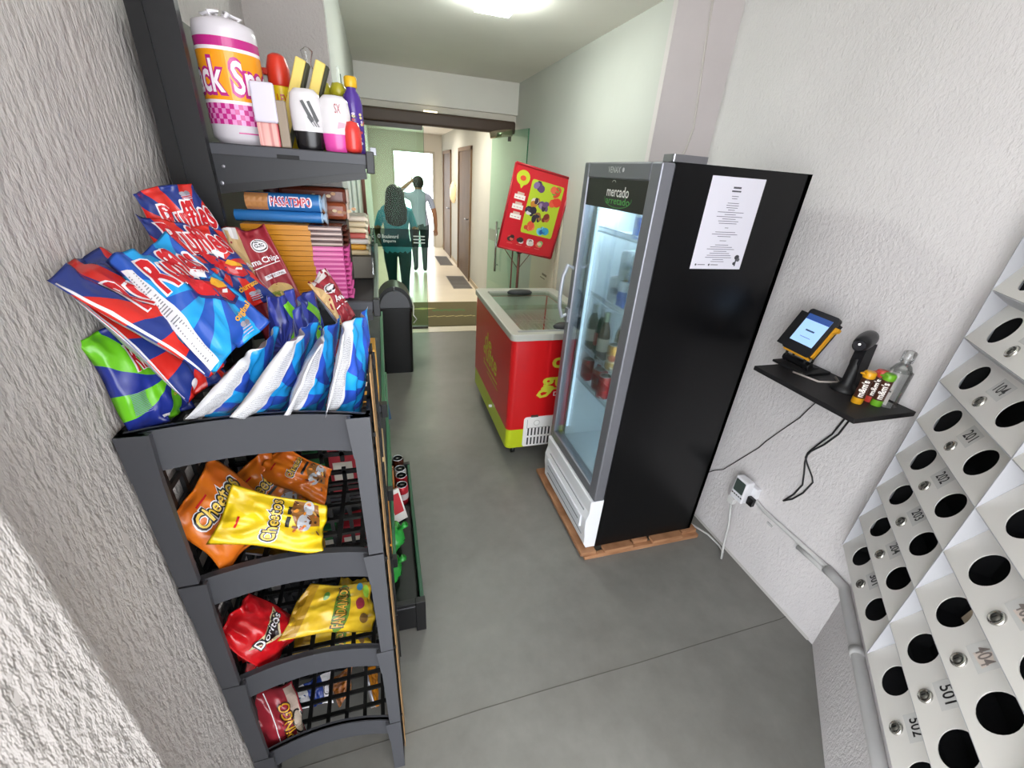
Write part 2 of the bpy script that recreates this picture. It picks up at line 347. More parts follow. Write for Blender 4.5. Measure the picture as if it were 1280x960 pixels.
# wall cabinet on the right corridor wall, dark lettering
t = thing('wall_cabinet', 'flat cream meter cabinet on the right wall behind the poster', 'cabinet', (XS, 3.65, .3))
MB().box((XS-.02, 3.42, .35), (XS, 4.1, 1.72), col('d9d0bb', .5)).build('frame', t, .003)
MB().box((XS-.03, 3.47, .40), (XS-.02, 4.05, 1.67), col('dcd2bc', .5)).build('door', t, .003)
su = Fr((XS-.0305, 3.52, 1.35), (0, 0, 1), (0, 1, 0)); su.n = V((-1, 0, 0)); m = MB()
for i in range(4): m.rect(su, i*.035, -.01, i*.035+.026, .03, col('2a2723'))
m.build('lettering', t); m = MB(); m.rect(su, -.42, .08, -.40, .2, col('7a6a4a')); m.rect(su, -.45, .12, -.44, .24, col('7a6a4a')); m.build('sticker', t)
# ---------------------------------------------------------------- waste bin
t = thing('waste_bin', 'tall black swing-lid waste bin standing on the floor', 'waste bin', (.07, 3.85, 0))
def taper(x0, x1, y0, y1, z0, z1, k, m):
    mb = MB(); cx = (x0+x1)/2; cy = (y0+y1)/2; a = rrect(x0, y0, x1, y1, .03)
    vs = [(cx+(x-cx)*k, cy+(y-cy)*k, z0) for x, y in a]+[(x, y, z1) for x, y in a]; n = len(a)
    return mb.add(vs, [(i, (i+1) % n, (i+1) % n+n, i+n) for i in range(n)], m, True).add(vs, [tuple(reversed(range(n))), tuple(range(n, 2*n))], m)
taper(-.075, .212, 3.70, 4.0, 0, .60, .94, BLK).build('body', t)
taper(-.082, .219, 3.69, 4.01, .60, .632, 1, BLK).build('rim', t)
arc = lambda r, c, n=18: [(c[0]+r*math.cos(PI*i/n), c[1], c[2]+r*1.22*math.sin(PI*i/n)) for i in range(n+1)]
MB().prism(arc(.15, (.068, 3.74, .632)), (0, .26, 0), BLK, True).build('lid_hood', t, .004)
fl = MB().prism(arc(.128, (.068, 3.715, .626)), (0, .024, 0), col('63646a', .5), True)
fl.box((.062, 3.708, .79), (.074, 3.73, .822), col('8a8b90', .5)).build('swing_flap', t, .004)
MB().tube([(.215, 3.8, .70), (.228, 3.72, .64), (.222, 3.70, .57), (.25, 3.70, .53), (.222, 3.71, .49)], .005, col('d9d9d2', .6), 6).build('bag_edge', t)
# ---------------------------------------------------------------- chest freezer
RED = col('c8181c', .28); LIME = col('b9c81e', .35); RIM = col('b5b4aa', .35); LIMETX = col('c9c83a', .4)
FX0, FX1, FY0, FY1 = .70, 1.36, 2.205, 3.27
t = thing('chest_freezer', 'red and lime chest freezer with sliding glass lids', 'freezer', (1.03, 2.74, 0))
m = MB()
def band(z0, z1, mm, ins=0):
    a = rrect(FX0+ins, FY0+ins, FX1-ins, FY1-ins, .035); i_ = rrect(FX0+.07, FY0+.07, FX1-.07, FY1-.07, .03); n = len(a)
    vs = [(x, y, z0) for x, y in a]+[(x, y, z1) for x, y in a]+[(x, y, z1) for x, y in i_]+[(x, y, z0) for x, y in i_]
    m.add(vs, [(j*n+i, j*n+(i+1) % n, ((j+1) % 4)*n+(i+1) % n, ((j+1) % 4)*n+i) for j in range(4) for i in range(n)], mm, False)
band(.245, .872, RED); m.build('body', t)
m = MB(); band(.10, .245, LIME, .002); m.box((FX0+.05, FY0+.05, .12), (FX1-.05, FY1-.05, .5), col('c9cbc8', .4)); m.build('base_band', t)
LW_ = col('dfe2dd', .4); m = MB(); m.box((FX0+.071, FY0+.071, .5), (FX0+.075, FY1-.071, .87), LW_).box((FX1-.075, FY0+.071, .5), (FX1-.071, FY1-.071, .87), LW_).box((FX0+.071, FY0+.071, .5), (FX1-.071, FY0+.075, .87), LW_).box((FX0+.071, FY1-.075, .5), (FX1-.071, FY1-.071, .87), LW_).box((FX0+.071, FY0+.071, .5), (FX1-.071, FY1-.071, .505), LW_); m.build('tank', t)
m = MB(); band(.872, .916, RIM, -.012); m.build('rim', t, .006)
for i, (x, y) in enumerate(((.78, 2.3), (1.28, 2.3), (.78, 3.18), (1.28, 3.18))):
    MB().tube([(x-.012, y, .032), (x+.012, y, .032)], .032, BLK, 14).box((x-.02, y-.02, .05), (x+.02, y+.02, .115), STEEL).build('caster', t)
GLID = glass('lid_glass', (.88, .92, .88, 1), .02, .15, .3)
for y0, y1, z, hx, hy in ((2.235, 2.82, .905, 1.09, 2.30), (2.72, 3.24, .895, 1.03, 3.16)):
    l = MB().box((FX0+.05, y0+.03, z), (FX1-.05, y1, z+.005), GLID).build('glass_lid', t)
    fr = MB().box((FX0+.04, y0, z-.004), (FX1-.04, y0+.03, z+.012), col('8d9094', .4)) if y0 < 2.5 else MB().box((FX0+.04, y1-.005, z-.004), (FX1-.04, y1+.022, z+.012), col('3c3d3c', .4))
    fr.build('lid_frame', l, .003)
    MB().lathe([(.0, .0), (.10, .0), (.105, .012), (.085, .026), (0, .03)], (hx, hy, z+.008), col('2b2c2f', .5), 28, sy=.45).build('handle', l)
m = MB()
for y in (2.62, 2.95):
    m.tube([(FX0+.08, y, .74), (FX1-.08, y, .74)], .005, col('e2e2de')); m.tube([(FX0+.08, y+.28, .74), (FX1-.08, y+.28, .74)], .005, col('e2e2de'))
for i in range(14): m.tube([(FX0+.1+i*.035, 2.30, .72), (FX0+.1+i*.035, 3.2, .72)], .003, col('dadad6'), 5)
m.build('basket', t)
goods = MB()
# logo on the end and on the side
su = Fr((0, FY0-.0005, 0), (1, 0, 0), (0, 0, 1)); m = MB()
m.text('de', su, 1.05, .733, .165, LIMETX, h=.105, bold=.028); m.text('guste', su, 1.115, .575, .41, LIMETX, h=.125, bold=.03)
m.shape(su, [(.90, .525), (.95, .55), (.995, .55), (.985, .51), (.955, .48), (.91, .472), (.882, .495)], LIMETX, holes=[[(.908, .508), (.94, .52), (.965, .525), (.945, .497), (.918, .49)]])
m.rect(su, 1.0, .53, 1.32, .543, LIMETX); m.text('Delicioso', su, 1.105, .497, .21, col('f4f2ee'), h=.03, bold=.01)
m.build('logo', t); m = MB()
su = Fr((FX0-.0005, 0, 0), (0, -1, 0), (0, 0, 1))
m.text('de', su, -2.80, .64, .20, LIMETX, h=.13, bold=.02); m.text('guste', su, -2.74, .515, .42, LIMETX, h=.17, bold=.02)
m.rect(su, -2.92, .43, -2.5, .445, LIMETX); m.rect(su, -2.80, .395, -2.48, .403, LIMETX); m.build('logo', t)
# compressor grille
su = Fr((0, FY0-.004, 0), (1, 0, 0), (0, 0, 1)); m = MB(); m.prism([su.P(x, y, 0) for x, y in rrect(.815, .105, 1.33, .335, .02)], (0, .004, 0), col('ecebe8', .4))
for r in range(3):
    for i in range(20):
        x = .845+i*.0245
        if r == 2 and i < 7: continue
        m.rect(su, x, .118+r*.073, x+.011, .176+r*.073, col('2a2b2c'), .0006)
m.ell(su, .905, .288, .022, .022, col('c9c9c5'), .001); m.ell(su, .905, .288, .017, .017, col('f1f1ee'), .0014)
m.rect(su, .84, .25, 1.0, .253, col('8a8a88'), .001); m.rect(su, .838, .25, .841, .318, col('8a8a88'), .001); m.build('vent_grille', t)
MB().box((.86, FY0-.012, .336), (.91, FY0, .348), col('4b4c46')).build('latch', t, .002)
MB().tube([(FX0-.02, 2.62, .2), (FX0, 2.62, .2)], .012, WHT, 10).build('drain_plug', t)
# ---------------------------------------------------------------- poster stand behind the freezer
t = thing('poster_stand', 'red framed ice cream poster tilted on a thin pole stand', 'poster stand', (1.13, 3.46, 0))
TL, TR, BR, BL = [PY(x, y, 3.42) for x, y in ((637, 200.5), (707, 211), (688, 323), (622, 308))]
su = Fr(BL, BR-BL, TL-BL); PW = (BR-BL).length; PH = (TL-BL).length; POLE = col('5c2a20', .4)
su.u = su.n.cross(su.r)
m = MB(); o = [su.P(0, 0), su.P(PW, 0), su.P(PW, PH), su.P(0, PH)]; m.prism(o, su.n*-.02, col('8e1520', .4)); m.build('board', t)
m = MB(); m.rect(su, .008, .008, PW-.008, PH-.008, col('c9202c', .3)); gx = PW*.33
m.shape(su, [(gx+x*PW*.58, PH*.24+y*PH*.64) for x, y in rrect(0, 0, 1, 1, .05)], col('b8cc2e', .4), .001)
m.ell(su, PW*.17, PH*.86, PW*.115, PH*.085, col('c3cf2c', .4), .001); m.shape(su, [(PW*.12, PH*.80), (PW*.22, PH*.80), (PW*.17, PH*.735)], col('c3cf2c'), .0012)
m.ell(su, PW*.17, PH*.855, PW*.05, PH*.03, col('d9482c'), .0015)
for i in range(3):
    y = PH*(.61-.115*i); m.rect(su, PW*.09, y, PW*.28, y+PH*.055, col('f0e9e4'), .001); m.rect(su, PW*.13, y+PH*.055, PW*.25, y+PH*.085, col('d9b8a8'), .001)
    for j in range(3): m.rect(su, PW*(.11+.055*j), y+PH*.02, PW*(.145+.055*j), y+PH*.026, col('c44a48'), .0015)
rnd = random.Random(3)
for x, y, cs in ((.47, .80, '5b3a6e 8a6aa0 3a2740'), (.76, .80, 'd8402e 57a03c e86a4a'), (.80, .69, 'e03a2e e85a3e e03a2e'), (.50, .63, '3a2438 c8822e e6d6d0'), (.64, .61, '6a4a7a 3a2740 9a80a8'), (.42, .50, '2c2434 d8d0d8 4a4058'), (.56, .45, '34283a 9a6a3a 2c2030'), (.73, .48, '7a2a20 3a1a14 b8603a'), (.45, .34, 'e0543a e87a5a c8402e'), (.72, .31, '3a9ac8 2c5aa0 7ac0d8')):
    cs = cs.split()
    for k2 in range(7):
        a = rnd.uniform(.03, .062)*PW*1.15; m.ell(su, PW*(x+rnd.uniform(-.055, .055)), PH*(y+rnd.uniform(-.035, .035)), a, a*rnd.uniform(.5, 1.1), col(cs[k2 % 3]), .0015+.0002*k2, rnd.uniform(0, 3), 9)
for i, cs in enumerate(('3a2018 c85a50 2a1814', '241c1c e8dede 2c2424', 'e8e4e0 3a2c2c d0c4c0', 'd86a50 8ab06a e0c0a0')):
    cs = cs.split()
    for k2 in range(6): a = rnd.uniform(.03, .055)*PW; m.ell(su, PW*(.2+.17*i+rnd.uniform(-.04, .04)), PH*(.14+rnd.uniform(-.025, .025)), a, a*.8, col(cs[k2 % 3]), .0015+.0002*k2, 0, 9)
    m.rect(su, PW*(.14+.17*i), PH*.075, PW*(.24+.17*i), PH*.081, col('e07a70'), .001)
m.build('poster_print', t)
m = MB()
for a, b in (((0, 0), (PW, 0)), ((PW, 0), (PW, PH)), ((PW, PH), (0, PH)), ((0, PH), (0, 0))):
    m.tube([su.P(*a, .0), su.P(*b, .0)], .009, col('b01c28', .3), 6)
m.build('frame', t)
p1 = PY(649, 312, 3.445); p0 = PY(641, 310, 3.46); m = MB()
m.tube([(p1.x, 3.445, 0.02), (p1.x, 3.445, p1.z+.12)], .011, POLE).build('pole', t)
MB().tube([(p0.x, 3.46, .02), (p0.x, 3.46, p0.z+.1)], .006, POLE).build('pole', t)
m = MB()
for sx in (-1, 1): m.tube([(p1.x, 3.445, p1.z-.16), (p1.x+sx*.14, 3.445, p1.z+.02)], .003, POLE, 6)
m.box((p1.x-.02, 3.43, p1.z-.03), (p1.x+.02, 3.46, p1.z+.02), BLK); m.build('brace', t)
MB().box((p1.x-.2, 3.34, 0), (p1.x+.2, 3.55, .02), POLE).build('base', t, .004)
# ---------------------------------------------------------------- glass door fridge on a pallet
SILV = col('7f8087', .35, .5); LINER = col('dfe6ea', .4); BLKG = col('08080a', .3, 0, .3)
pw = NT('pallet_wood'); v = pw.obj((3, 3, 30)); pw.set(pw.ramp(pw.noise(v, 3, 4), [(.3, lin('8a5f3f')), (.7, lin('b58560'))]), .75); PWOOD = pw.m
t = thing('pallet', 'low wooden pallet frame under the tall glass door fridge', 'pallet', (1.23, 1.68, 0))
for a, b in (((.868, 1.325, .022), (.955, 2.03, .044)), ((1.18, 1.34, .022), (1.27, 2.02, .044)), ((1.49, 1.34, .022), (1.585, 2.02, .044))): MB().box(a, b, PWOOD).build('board', t, .003)
for a, b in (((.89, 1.318, 0), (1.588, 1.345, .024)), ((.89, 1.64, 0), (1.588, 1.70, .021)), ((.89, 1.98, 0), (1.588, 2.03, .021)), ((1.0, 1.318, .023), (1.17, 1.36, .042)), ((1.29, 1.318, .023), (1.48, 1.36, .042))): MB().box(a, b, PWOOD).build('plank', t, .003)
t = thing('display_fridge', 'tall black fridge with a silver framed glass door and drinks inside', 'fridge', (1.23, 1.65, .045))
Y0, Y1, X0, X1, ZT = 1.352, 1.93, .955, 1.545, 1.825
m = MB(); m.box((X0, Y0, .05), (X1, Y0+.02, ZT), BLKG).box((X0, Y1-.02, .05), (X1, Y1, ZT), BLKG).box((X1-.02, Y0, .05), (X1, Y1, ZT), BLKG)
m.box((X0, Y0+.02, 1.70), (X1-.02, Y1-.02, ZT), BLKG).box((X0+.03, Y0+.02, .05), (X1-.02, Y1-.02, .36), BLKM); m.build('cabinet', t)
m = MB(); m.box((X0+.005, Y0+.02, .36), (X1-.02, Y0+.045, 1.70), LINER).box((X0+.005, Y1-.045, .36), (X1-.02, Y1-.02, 1.70), LINER).box((X1-.06, Y0+.045, .36), (X1-.02, Y1-.045, 1.70), LINER)
m.box((X0+.005, Y0+.045, .36), (X1-.06, Y1-.045, .40), LINER).box((X0+.005, Y0+.045, 1.66), (X1-.06, Y1-.045, 1.70), LINER)
m.box((1.25, Y0+.045, .40), (X1-.06, Y1-.045, .62), LINER); m.build('liner', t)
MB().box((X0+.006, Y1-.056, .46), (X0+.016, Y1-.046, 1.63), col('cfe6fa', .5, 0, .5, 2.5)).build('light_strip', t); MB().box((X0+.004, Y0+.0455, .45), (X0+.02, Y0+.053, 1.63), col('dff0ff', .5, 0, .5, 42)).build('light_strip', t); MB().box((X0+.05, Y0+.08, 1.648), (X0+.11, Y1-.08, 1.659), col('dff0ff', .5, 0, .5, 50)).build('light_strip', t)  # near-corner and top strips are added, hidden, to brighten the inside
m = MB(); m.tube([(X0-.001, Y0+.006, .37), (X0-.001, Y0+.006, 1.815)], .003, col('3a3b40', .3), 6)
m.build('door_gasket', t)
# door
dr = MB(); DY0, DY1, DX0, DX1 = 1.346, 1.942, .895, .948
for a, b in (((DX0, DY0, .365), (DX1, DY0+.062, 1.822)), ((DX0, DY1-.045, .365), (DX1, DY1, 1.822)), ((DX0, DY0+.062, 1.762), (DX1, DY1-.045, 1.822)), ((DX0, DY0+.062, .365), (DX1, DY1-.045, .42))): dr.box(a, b, SILV)
dr = dr.build('door', t, .006)
MB().box((DX0+.012, DY0+.06, .41), (DX0+.018, DY1-.043, 1.66), glass('fridge_glass', (.9, .97, .97, 1), .0)).build('glass_pane', dr)
sg = MB().box((DX0+.008, DY0+.06, 1.652), (DX0+.03, DY1-.043, 1.765), col('14130f', .3))
su = Fr((DX0+.007, 0, 0), (0, -1, 0), (0, 0, 1))
sg.text('mercado', su, -1.62, 1.718, .175, col('eeeeea'), h=.038, off=.001, bold=.012); sg.text('arretado', su, -1.612, 1.685, .19, col('5fae5c'), h=.026, off=.001, bold=.004)
GR = col('4b8a4c')
def ring(cx, cy, a, b, w, a0, a1, n=20):
    o = [(cx+a*math.cos(a0+(a1-a0)*i/n), cy+b*math.sin(a0+(a1-a0)*i/n)) for i in range(n+1)]
    return o+[(cx+(a-w)*math.cos(a1-(a1-a0)*i/n), cy+(b-w)*math.sin(a1-(a1-a0)*i/n)) for i in range(n+1)]
sg.shape(su, ring(-1.612, 1.692, .108, .034, .004, PI*.95, PI*2.05), GR, .001); sg.shape(su, ring(-1.66, 1.75, .016, .009, .003, 0, PI), col('c8c8c4'), .001)
sg.build('header_sign', dr)
su = Fr((DX0-.0005, 0, 0), (0, -1, 0), (0, 0, 1)); lg = MB(); lg.text('VENAX', su, -1.66, 1.795, .10, col('dcdce0', .3, .6), h=.022, bold=.01); lg.ell(su, -1.59, 1.795, .008, .008, col('dcdce0')); lg.build('logo', dr)
MB().tube([(DX0, 1.915, 1.36), (DX0-.035, 1.915, 1.375), (DX0-.055, 1.912, 1.32), (DX0-.06, 1.91, 1.24), (DX0-.055, 1.912, 1.17), (DX0-.035, 1.915, 1.115), (DX0, 1.915, 1.13)], .010, col('a9aab0', .3, .4), 10).box((DX0-.012, 1.895, 1.09), (DX0, 1.935, 1.16), SILV).build('handle', dr, .002)
MB().prism([(DX0+.04, Y0-.002, ZT), (DX0+.04, Y0+.06, ZT), (1.075, Y0+.06, ZT), (1.075, Y0+.0, ZT)], (0, 0, .022), STEEL).build('hinge_cover', t, .006)
# kick plate
pf = [(.985, .05), (.905, .05), (.89, .075), (.886, .13), (.878, .18), (.876, .24), (.888, .285), (.885, .36), (.985, .36)]
gw = col('e9ebef', .35); m = MB().prism([(x, 1.354, z) for x, z in pf], (0, .585, 0), gw)
kp = m.build('kick_plate', t, .006)
m = MB(); su = Fr((.875, 0, 0), (0, -1, 0), (0, 0, 1))
for a, b in (((.868, 1.40, .16), (.882, 1.88, .235)),): m.box(a, b, col('d9dce2', .35))
m.box((.866, 1.42, .196), (.870, 1.86, .202), col('6a6d74')).box((.880, 1.40, .268), (.884, 1.88, .274), col('8a8d94')); m.box((.895, 1.39, .115), (.884, 1.89, .122), col('8a8d94')); m.build('vent_recess', kp, .002)
# notice sheet
su = Fr((0, Y0-.001, 0), (1, 0, 0), (0, 0, 1)); m = MB(); x0, x1, z0, z1 = 1.107, 1.340, 1.478, 1.795
m.rect(su, x0, z0, x1, z1, col('d5d3de', .3), .0003); ink = col('6f6d78', .6); rn = random.Random(5); xc = (x0+x1)/2
m.rect(su, xc-.017, z1-.036, xc+.017, z1-.030, col('4a4852'), .0008); m.rect(su, xc-.02, z1-.047, xc+.02, z1-.042, col('4a4852'), .0008)
z = z1-.062
for w in (.03, .024, 0, .05, .055, .05, .03, .115, .05, .115, .06, .09, .08, 0, .016, 0, .09, .115, .06, 0, .03, 0, .06, .10, .125, .06, .09, .11, .12, .05, .06):
    if w: m.rect(su, xc-w/2, z, xc+w/2, z+.0022, ink, .0008)
    z -= .0076
m.ell(su, x1-.03, z0+.045, .011, .009, col('34343a'), .0008); m.ell(su, x1-.022, z0+.036, .008, .007, col('56565c'), .001); m.rect(su, x1-.034, z0+.012, x1-.028, z0+.04, col('34343a'), .0008); m.ell(su, x1-.036, z0+.022, .007, .006, col('34343a'), .001)
for x in (x0+.022, x0+.082): m.ell(su, x, z0+.016, .004, .004, col('4a4a52'), .0008); m.rect(su, x+.008, z0+.0145, x+.042, z0+.0175, ink, .0008)
tag(m.build('notice_sheet', loc=(xc, Y0-.001, z0)), 'white printed notice sheet stuck on the black side of the fridge', 'notice')
# wire shelves and stock
SZ = (1.545, 1.243, .962, .785)
wire = col('d4dade', .3, .3)
for z in SZ:
    m = MB()
    for i in range(21): m.tube([(X0+.02, Y0+.06+i*.0225, z), (X1-.07, Y0+.06+i*.0225, z)], .0016, wire, 4)
    m.tube([(X0+.02, Y0+.05, z-.003), (X0+.02, Y1-.05, z-.003)], .004, wire, 6).tube([(X0+.02, Y0+.05, z+.018), (X0+.02, Y1-.05, z+.018)], .003, wire, 6).tube([(1.25, Y0+.05, z-.004), (1.25, Y1-.05, z-.004)], .004, wire, 6)
    for i in range(42): m.tube([(X0+.02, Y0+.06+i*.0112, z-.002), (X0+.02, Y0+.06+i*.0112, z+.018)], .0012, wire, 4)
    m.build('wire_shelf', t)
def can(name, label, cols, r, h, loc, grp):
    o = thing(name, label, 'can', loc, grp); x, y, z = loc
    m = MB().lathe([(r*.8, 0), (r, .006), (r, h*.30)], loc, col(cols[0], .25, .3), 18).lathe([(r, h*.30), (r, h*.62)], loc, col(cols[1], .25, .3), 18).lathe([(r, h*.62), (r, h-.014), (r*.84, h-.003)], loc, col(cols[2], .25, .3), 18)
    if len(cols) > 3: m.sph((x-r*.3, y-r*.35, z+h*.5), (r*.73, r*.73, h*.2), col(cols[3], .3), 12, 8)
    m.build('body', o)
    MB().lathe([(r*.84, h-.003), (r*.82, h), (r*.78, h-.004), (0, h-.004)], loc, col('d4d6da', .4, .15), 18).box((x-.009, y-.004, z+h-.004), (x+.009, y+.004, z+h-.002), STEEL).build('lid', o)
    return o
g1 = 'drink cans in the fridge'
can('drink_can', 'slim blue and silver can on the top shelf of the fridge, next to the glass', ('2f6fc0', '3a86d8', '6aa8e0', 'c8d6e4'), .027, .135, (1.0, 1.50, SZ[0]+.002), g1)
can('drink_can', 'slim silver and blue can on the top shelf of the fridge, deeper inside', ('3b6fd0', '3355b8', 'c3ccd6'), .027, .135, (1.02, 1.60, SZ[0]+.002), g1)
can('drink_can', 'silver can in the lower row on the second shelf of the fridge, nearest its back', ('b9c3cc', 'c4ccd4', 'ccd3da', '6d7c8c'), .031, .122, (1.02, 1.71, SZ[1]+.002), g1)
can('drink_can', 'deep blue and white can in the lower row on the second fridge shelf', ('2f58b8', '3a62c0', 'dfe6ee'), .031, .122, (1.02, 1.625, SZ[1]+.002), g1)
can('drink_can', 'green can in the lower row on the second fridge shelf', ('3f9a48', '4aa850', 'b6ccd0', 'dfe8e0'), .031, .122, (1.02, 1.545, SZ[1]+.002), g1)
can('drink_can', 'pale silver can stacked in the upper row on the second fridge shelf', ('aeb9bd', 'c0c9cc', 'd2d9dc', '8f9ca4'), .031, .122, (1.02, 1.645, SZ[1]+.126), g1)
can('drink_can', 'blue and silver can stacked in the upper row on the second fridge shelf', ('3a66b0', '5a82c4', 'c6d0da'), .031, .122, (1.02, 1.56, SZ[1]+.126), g1)
can('drink_can', 'gold and cream can standing before the bottles on the third fridge shelf', ('c9a050', 'e2d6b8', 'c08a3a', 'b5482c'), .032, .122, (.995, 1.58, SZ[2]+.002), g1)
for x, y, lab in ((1.01, 1.83, 'red can on the lowest stocked fridge shelf, nearest the door handle'), (1.06, 1.76, 'red can on the lowest stocked fridge shelf, half hidden in the middle'), (1.01, 1.70, 'red can at the front middle of the lowest stocked fridge shelf'), (1.0, 1.622, 'red can on the lowest stocked fridge shelf, nearest the hinge side')):
    can('drink_can', lab, ('a81a1e', 'b81c20', 'a81a1e', '7e0e14'), .033, .12, (x, y, SZ[3]+.002), g1)
def bottle(label, loc, glassc, labc, foil):
    o = thing('beer_bottle', label, 'bottle', loc, 'bottles on the third fridge shelf')
    MB().lathe([(.028, 0), (.030, .006), (.030, .125), (.026, .15), (.014, .185), (.0125, .225), (.014, .228)], loc, col(glassc, .12), 18).build('body', o)
    MB().lathe([(.0304, .045), (.0304, .11)], loc, col(labc, .5), 18).build('label', o); MB().lathe([(.0150, .192), (.0138, .225), (.015, .232), (.013, .236)], loc, col(foil, .3, .4), 14).build('cap', o)
for x, y, gc, lc, fc, lab in ((1.01, 1.845, '1d3a26', 'd8d2c8', 'b8c0c0', 'dark green bottle with a white label on the third fridge shelf, nearest the handle'), (1.02, 1.772, '20402a', 'c04038', 'c8ccd0', 'dark green bottle with a red and white label on the third fridge shelf'), (1.0, 1.70, '3a2c1c', 'cfc8b8', '8a9a80', 'dark brown bottle with a cream label on the third fridge shelf'), (1.07, 1.66, '4a3820', '8a6a38', '9a9a90', 'brown bottle at the back of the third fridge shelf, behind the gold can'), (1.06, 1.52, '33281c', '4a3a28', 'b0a890', 'dark bottle on the third fridge shelf, nearest the hinge side')):
    bottle(lab, (x, y, SZ[2]+.002), gc, lc, fc)
bottle('tall green bottle behind the stacked cans on the second fridge shelf', (1.10, 1.74, SZ[1]+.002), '2f6a48', 'a9c0b0', '86a890')
# cable on the pillar
tag(MB().tube([(1.56, 2.225, 2.88), (1.568, 2.215, 2.55), (1.577, 2.21, 2.37), (1.59, 2.20, 2.20), (1.60, 2.19, 2.03), (1.585, 2.19, 1.95), (1.55, 2.17, 1.88)], .005, col('c9c2bd', .6), 6).build('cable', loc=(1.56, 2.22, 2.9)), 'thin white cable hanging down the wall behind the fridge top', 'cable')
# ---------------------------------------------------------------- little black wall shelf
SH = 1.128
t = thing('wall_shelf', 'small black shelf fixed to the rough white wall', 'shelf', (XR, .98, SH-.02))
MB().box((1.408, .777, SH-.018), (XR, 1.195, SH), col('151416', .55)).build('board', t, .002)
for y in (.83, 1.14): MB().prism([(XR, y, SH-.018), (XR-.09, y, SH-.018), (XR, y, SH-.05)], (0, .018, 0), BLK).build('bracket', t)
# payment terminal on a tilted stand
c = V((1.565, 1.085, 0)); t = thing('payment_terminal', 'black and yellow card payment terminal tilted on a stand on the wall shelf', 'payment terminal', (1.565, 1.085, SH))
a, b, c_, d = [PX(x, y, xx) for x, y, xx in ((1024.5, 396, 1.60), (1066, 406, 1.60), (1014, 448, 1.535), (982, 432, 1.535))]
su = Fr(d, c_-d, a-d); su.u = su.n.cross(su.r); TW = ((b-a).length+(c_-d).length)/2; TH = (a-d).length
MB().prism([su.P(-.045, .0), su.P(TW+.0, .0), su.P(TW, TH*.97), su.P(-.045, TH*.97)], su.n*-.016, col('1c1c1e', .4)).build('tray', t, .004)
m = MB(); o2 = rrect(.0, -.008, TW, TH+.012, .012); m.prism([su.P(x, y, .004) for x, y in o2], su.n*.020, col('1a1b1f', .3)); bd = m.build('body', t, .003)
m = MB(); s2 = Fr(su.P(0, 0, .024), su.r, su.u); s2.n = su.n
m.rect(s2, .010, .030, TW-.014, TH-.008, col('9cc2ea', .3, 0, .5, .55), .0008); m.rect(s2, .010, TH-.03, TW-.014, TH-.008, col('2a4a8c', .3, 0, .5, .4), .0014)
m.rect(s2, TW*.33, TH*.53, TW*.63, TH*.57, col('33506e'), .0014); m.rect(s2, TW*.3, TH*.36, TW*.66, TH*.375, col('6f92b8'), .0014); m.build('screen', bd)
YEL = col('d79a1e', .4); m = MB(); m.prism([su.P(x, y, .002) for x, y in ((TW-.012, .0), (TW+.006, 0), (TW+.006, TH*.72), (TW+.018, TH*.78), (TW+.018, TH*.86), (TW-.012, TH*.86))], su.n*.014, YEL); 
m.prism([su.P(x, y, .006) for x, y in ((.01, -.014), (TW-.0, -.014), (TW, -.005), (.01, -.005))], su.n*.012, YEL); m.build('side_trim', bd, .002)
m = MB(); lo = su.P(TW*.3, .02, -.016); hi = su.P(TW*.4, TH*.55, -.016)
for sx in (-.04, .045):
    m.tube([lo+su.r*sx, V((lo.x+.0, (lo+su.r*sx).y, SH+.02)), V((lo.x+.09, (lo+su.r*sx).y, SH+.008))], .006, BLKM, 6).tube([hi+su.r*sx, V((lo.x+.04, (lo+su.r*sx).y, SH+.008))], .005, BLKM, 6)
m.box((lo.x-.03, lo.y-.085, SH), (lo.x+.11, lo.y+.065, SH+.010), BLKM); m.tube([(lo.x+.01, lo.y-.07, SH+.03), (lo.x+.01, lo.y+.05, SH+.03)], .016, BLK, 10); m.build('stand', t, .002)
MB().tube([(lo.x-.045, lo.y-.05, SH+.005), (lo.x-.02, lo.y-.14, SH+.005), (lo.x+.06, lo.y-.16, SH+.005), (lo.x+.09, lo.y-.12, SH+.006)], .004, col('b8b0a8', .4), 6).build('lead', t)
# barcode scanner
o = (1.59, .955, SH); t = thing('barcode_scanner', 'black barcode scanner standing head up on the wall shelf', 'scanner', o)
MB().lathe([(.045, 0), (.047, .006), (.03, .016), (.021, .03), (.02, .125)], o, col('121214', .5), 20, sx=1.05).build('stand', t)
m = MB(); m.prism([(1.572, .952-.018, SH+.11), (1.572, .952-.018, SH+.185), (1.612, .952-.018, SH+.185), (1.632, .952-.018, SH+.0), (1.604, .952-.018, SH+.0)], (0, .036, 0), col('17171a', .45)); m.build('grip', t, .006)
hd = MB(); hd.lathe([(0, -.056), (.022, -.055), (.032, -.045), (.034, -.02), (.030, .02), (.024, .045), (0, .05)], (1.575, .955, SH+.188), col('161618', .35), 20, axis=(-.86, -.35, -.08), sx=1, sy=.85).build('head', t)
p = V((1.575, .955, SH+.188))+V((-.86, -.35, -.08)).normalized()*.0475
MB().lathe([(.0, 0), (.019, .0005), (.018, .003)], p, col('2a2a2e', .1), 18, axis=(-.86, -.35, -.08)).sph(p+V((-.004, -.001, .004)), .0035, col('ffffff', .3, 0, .5, 2)).build('lens', t)
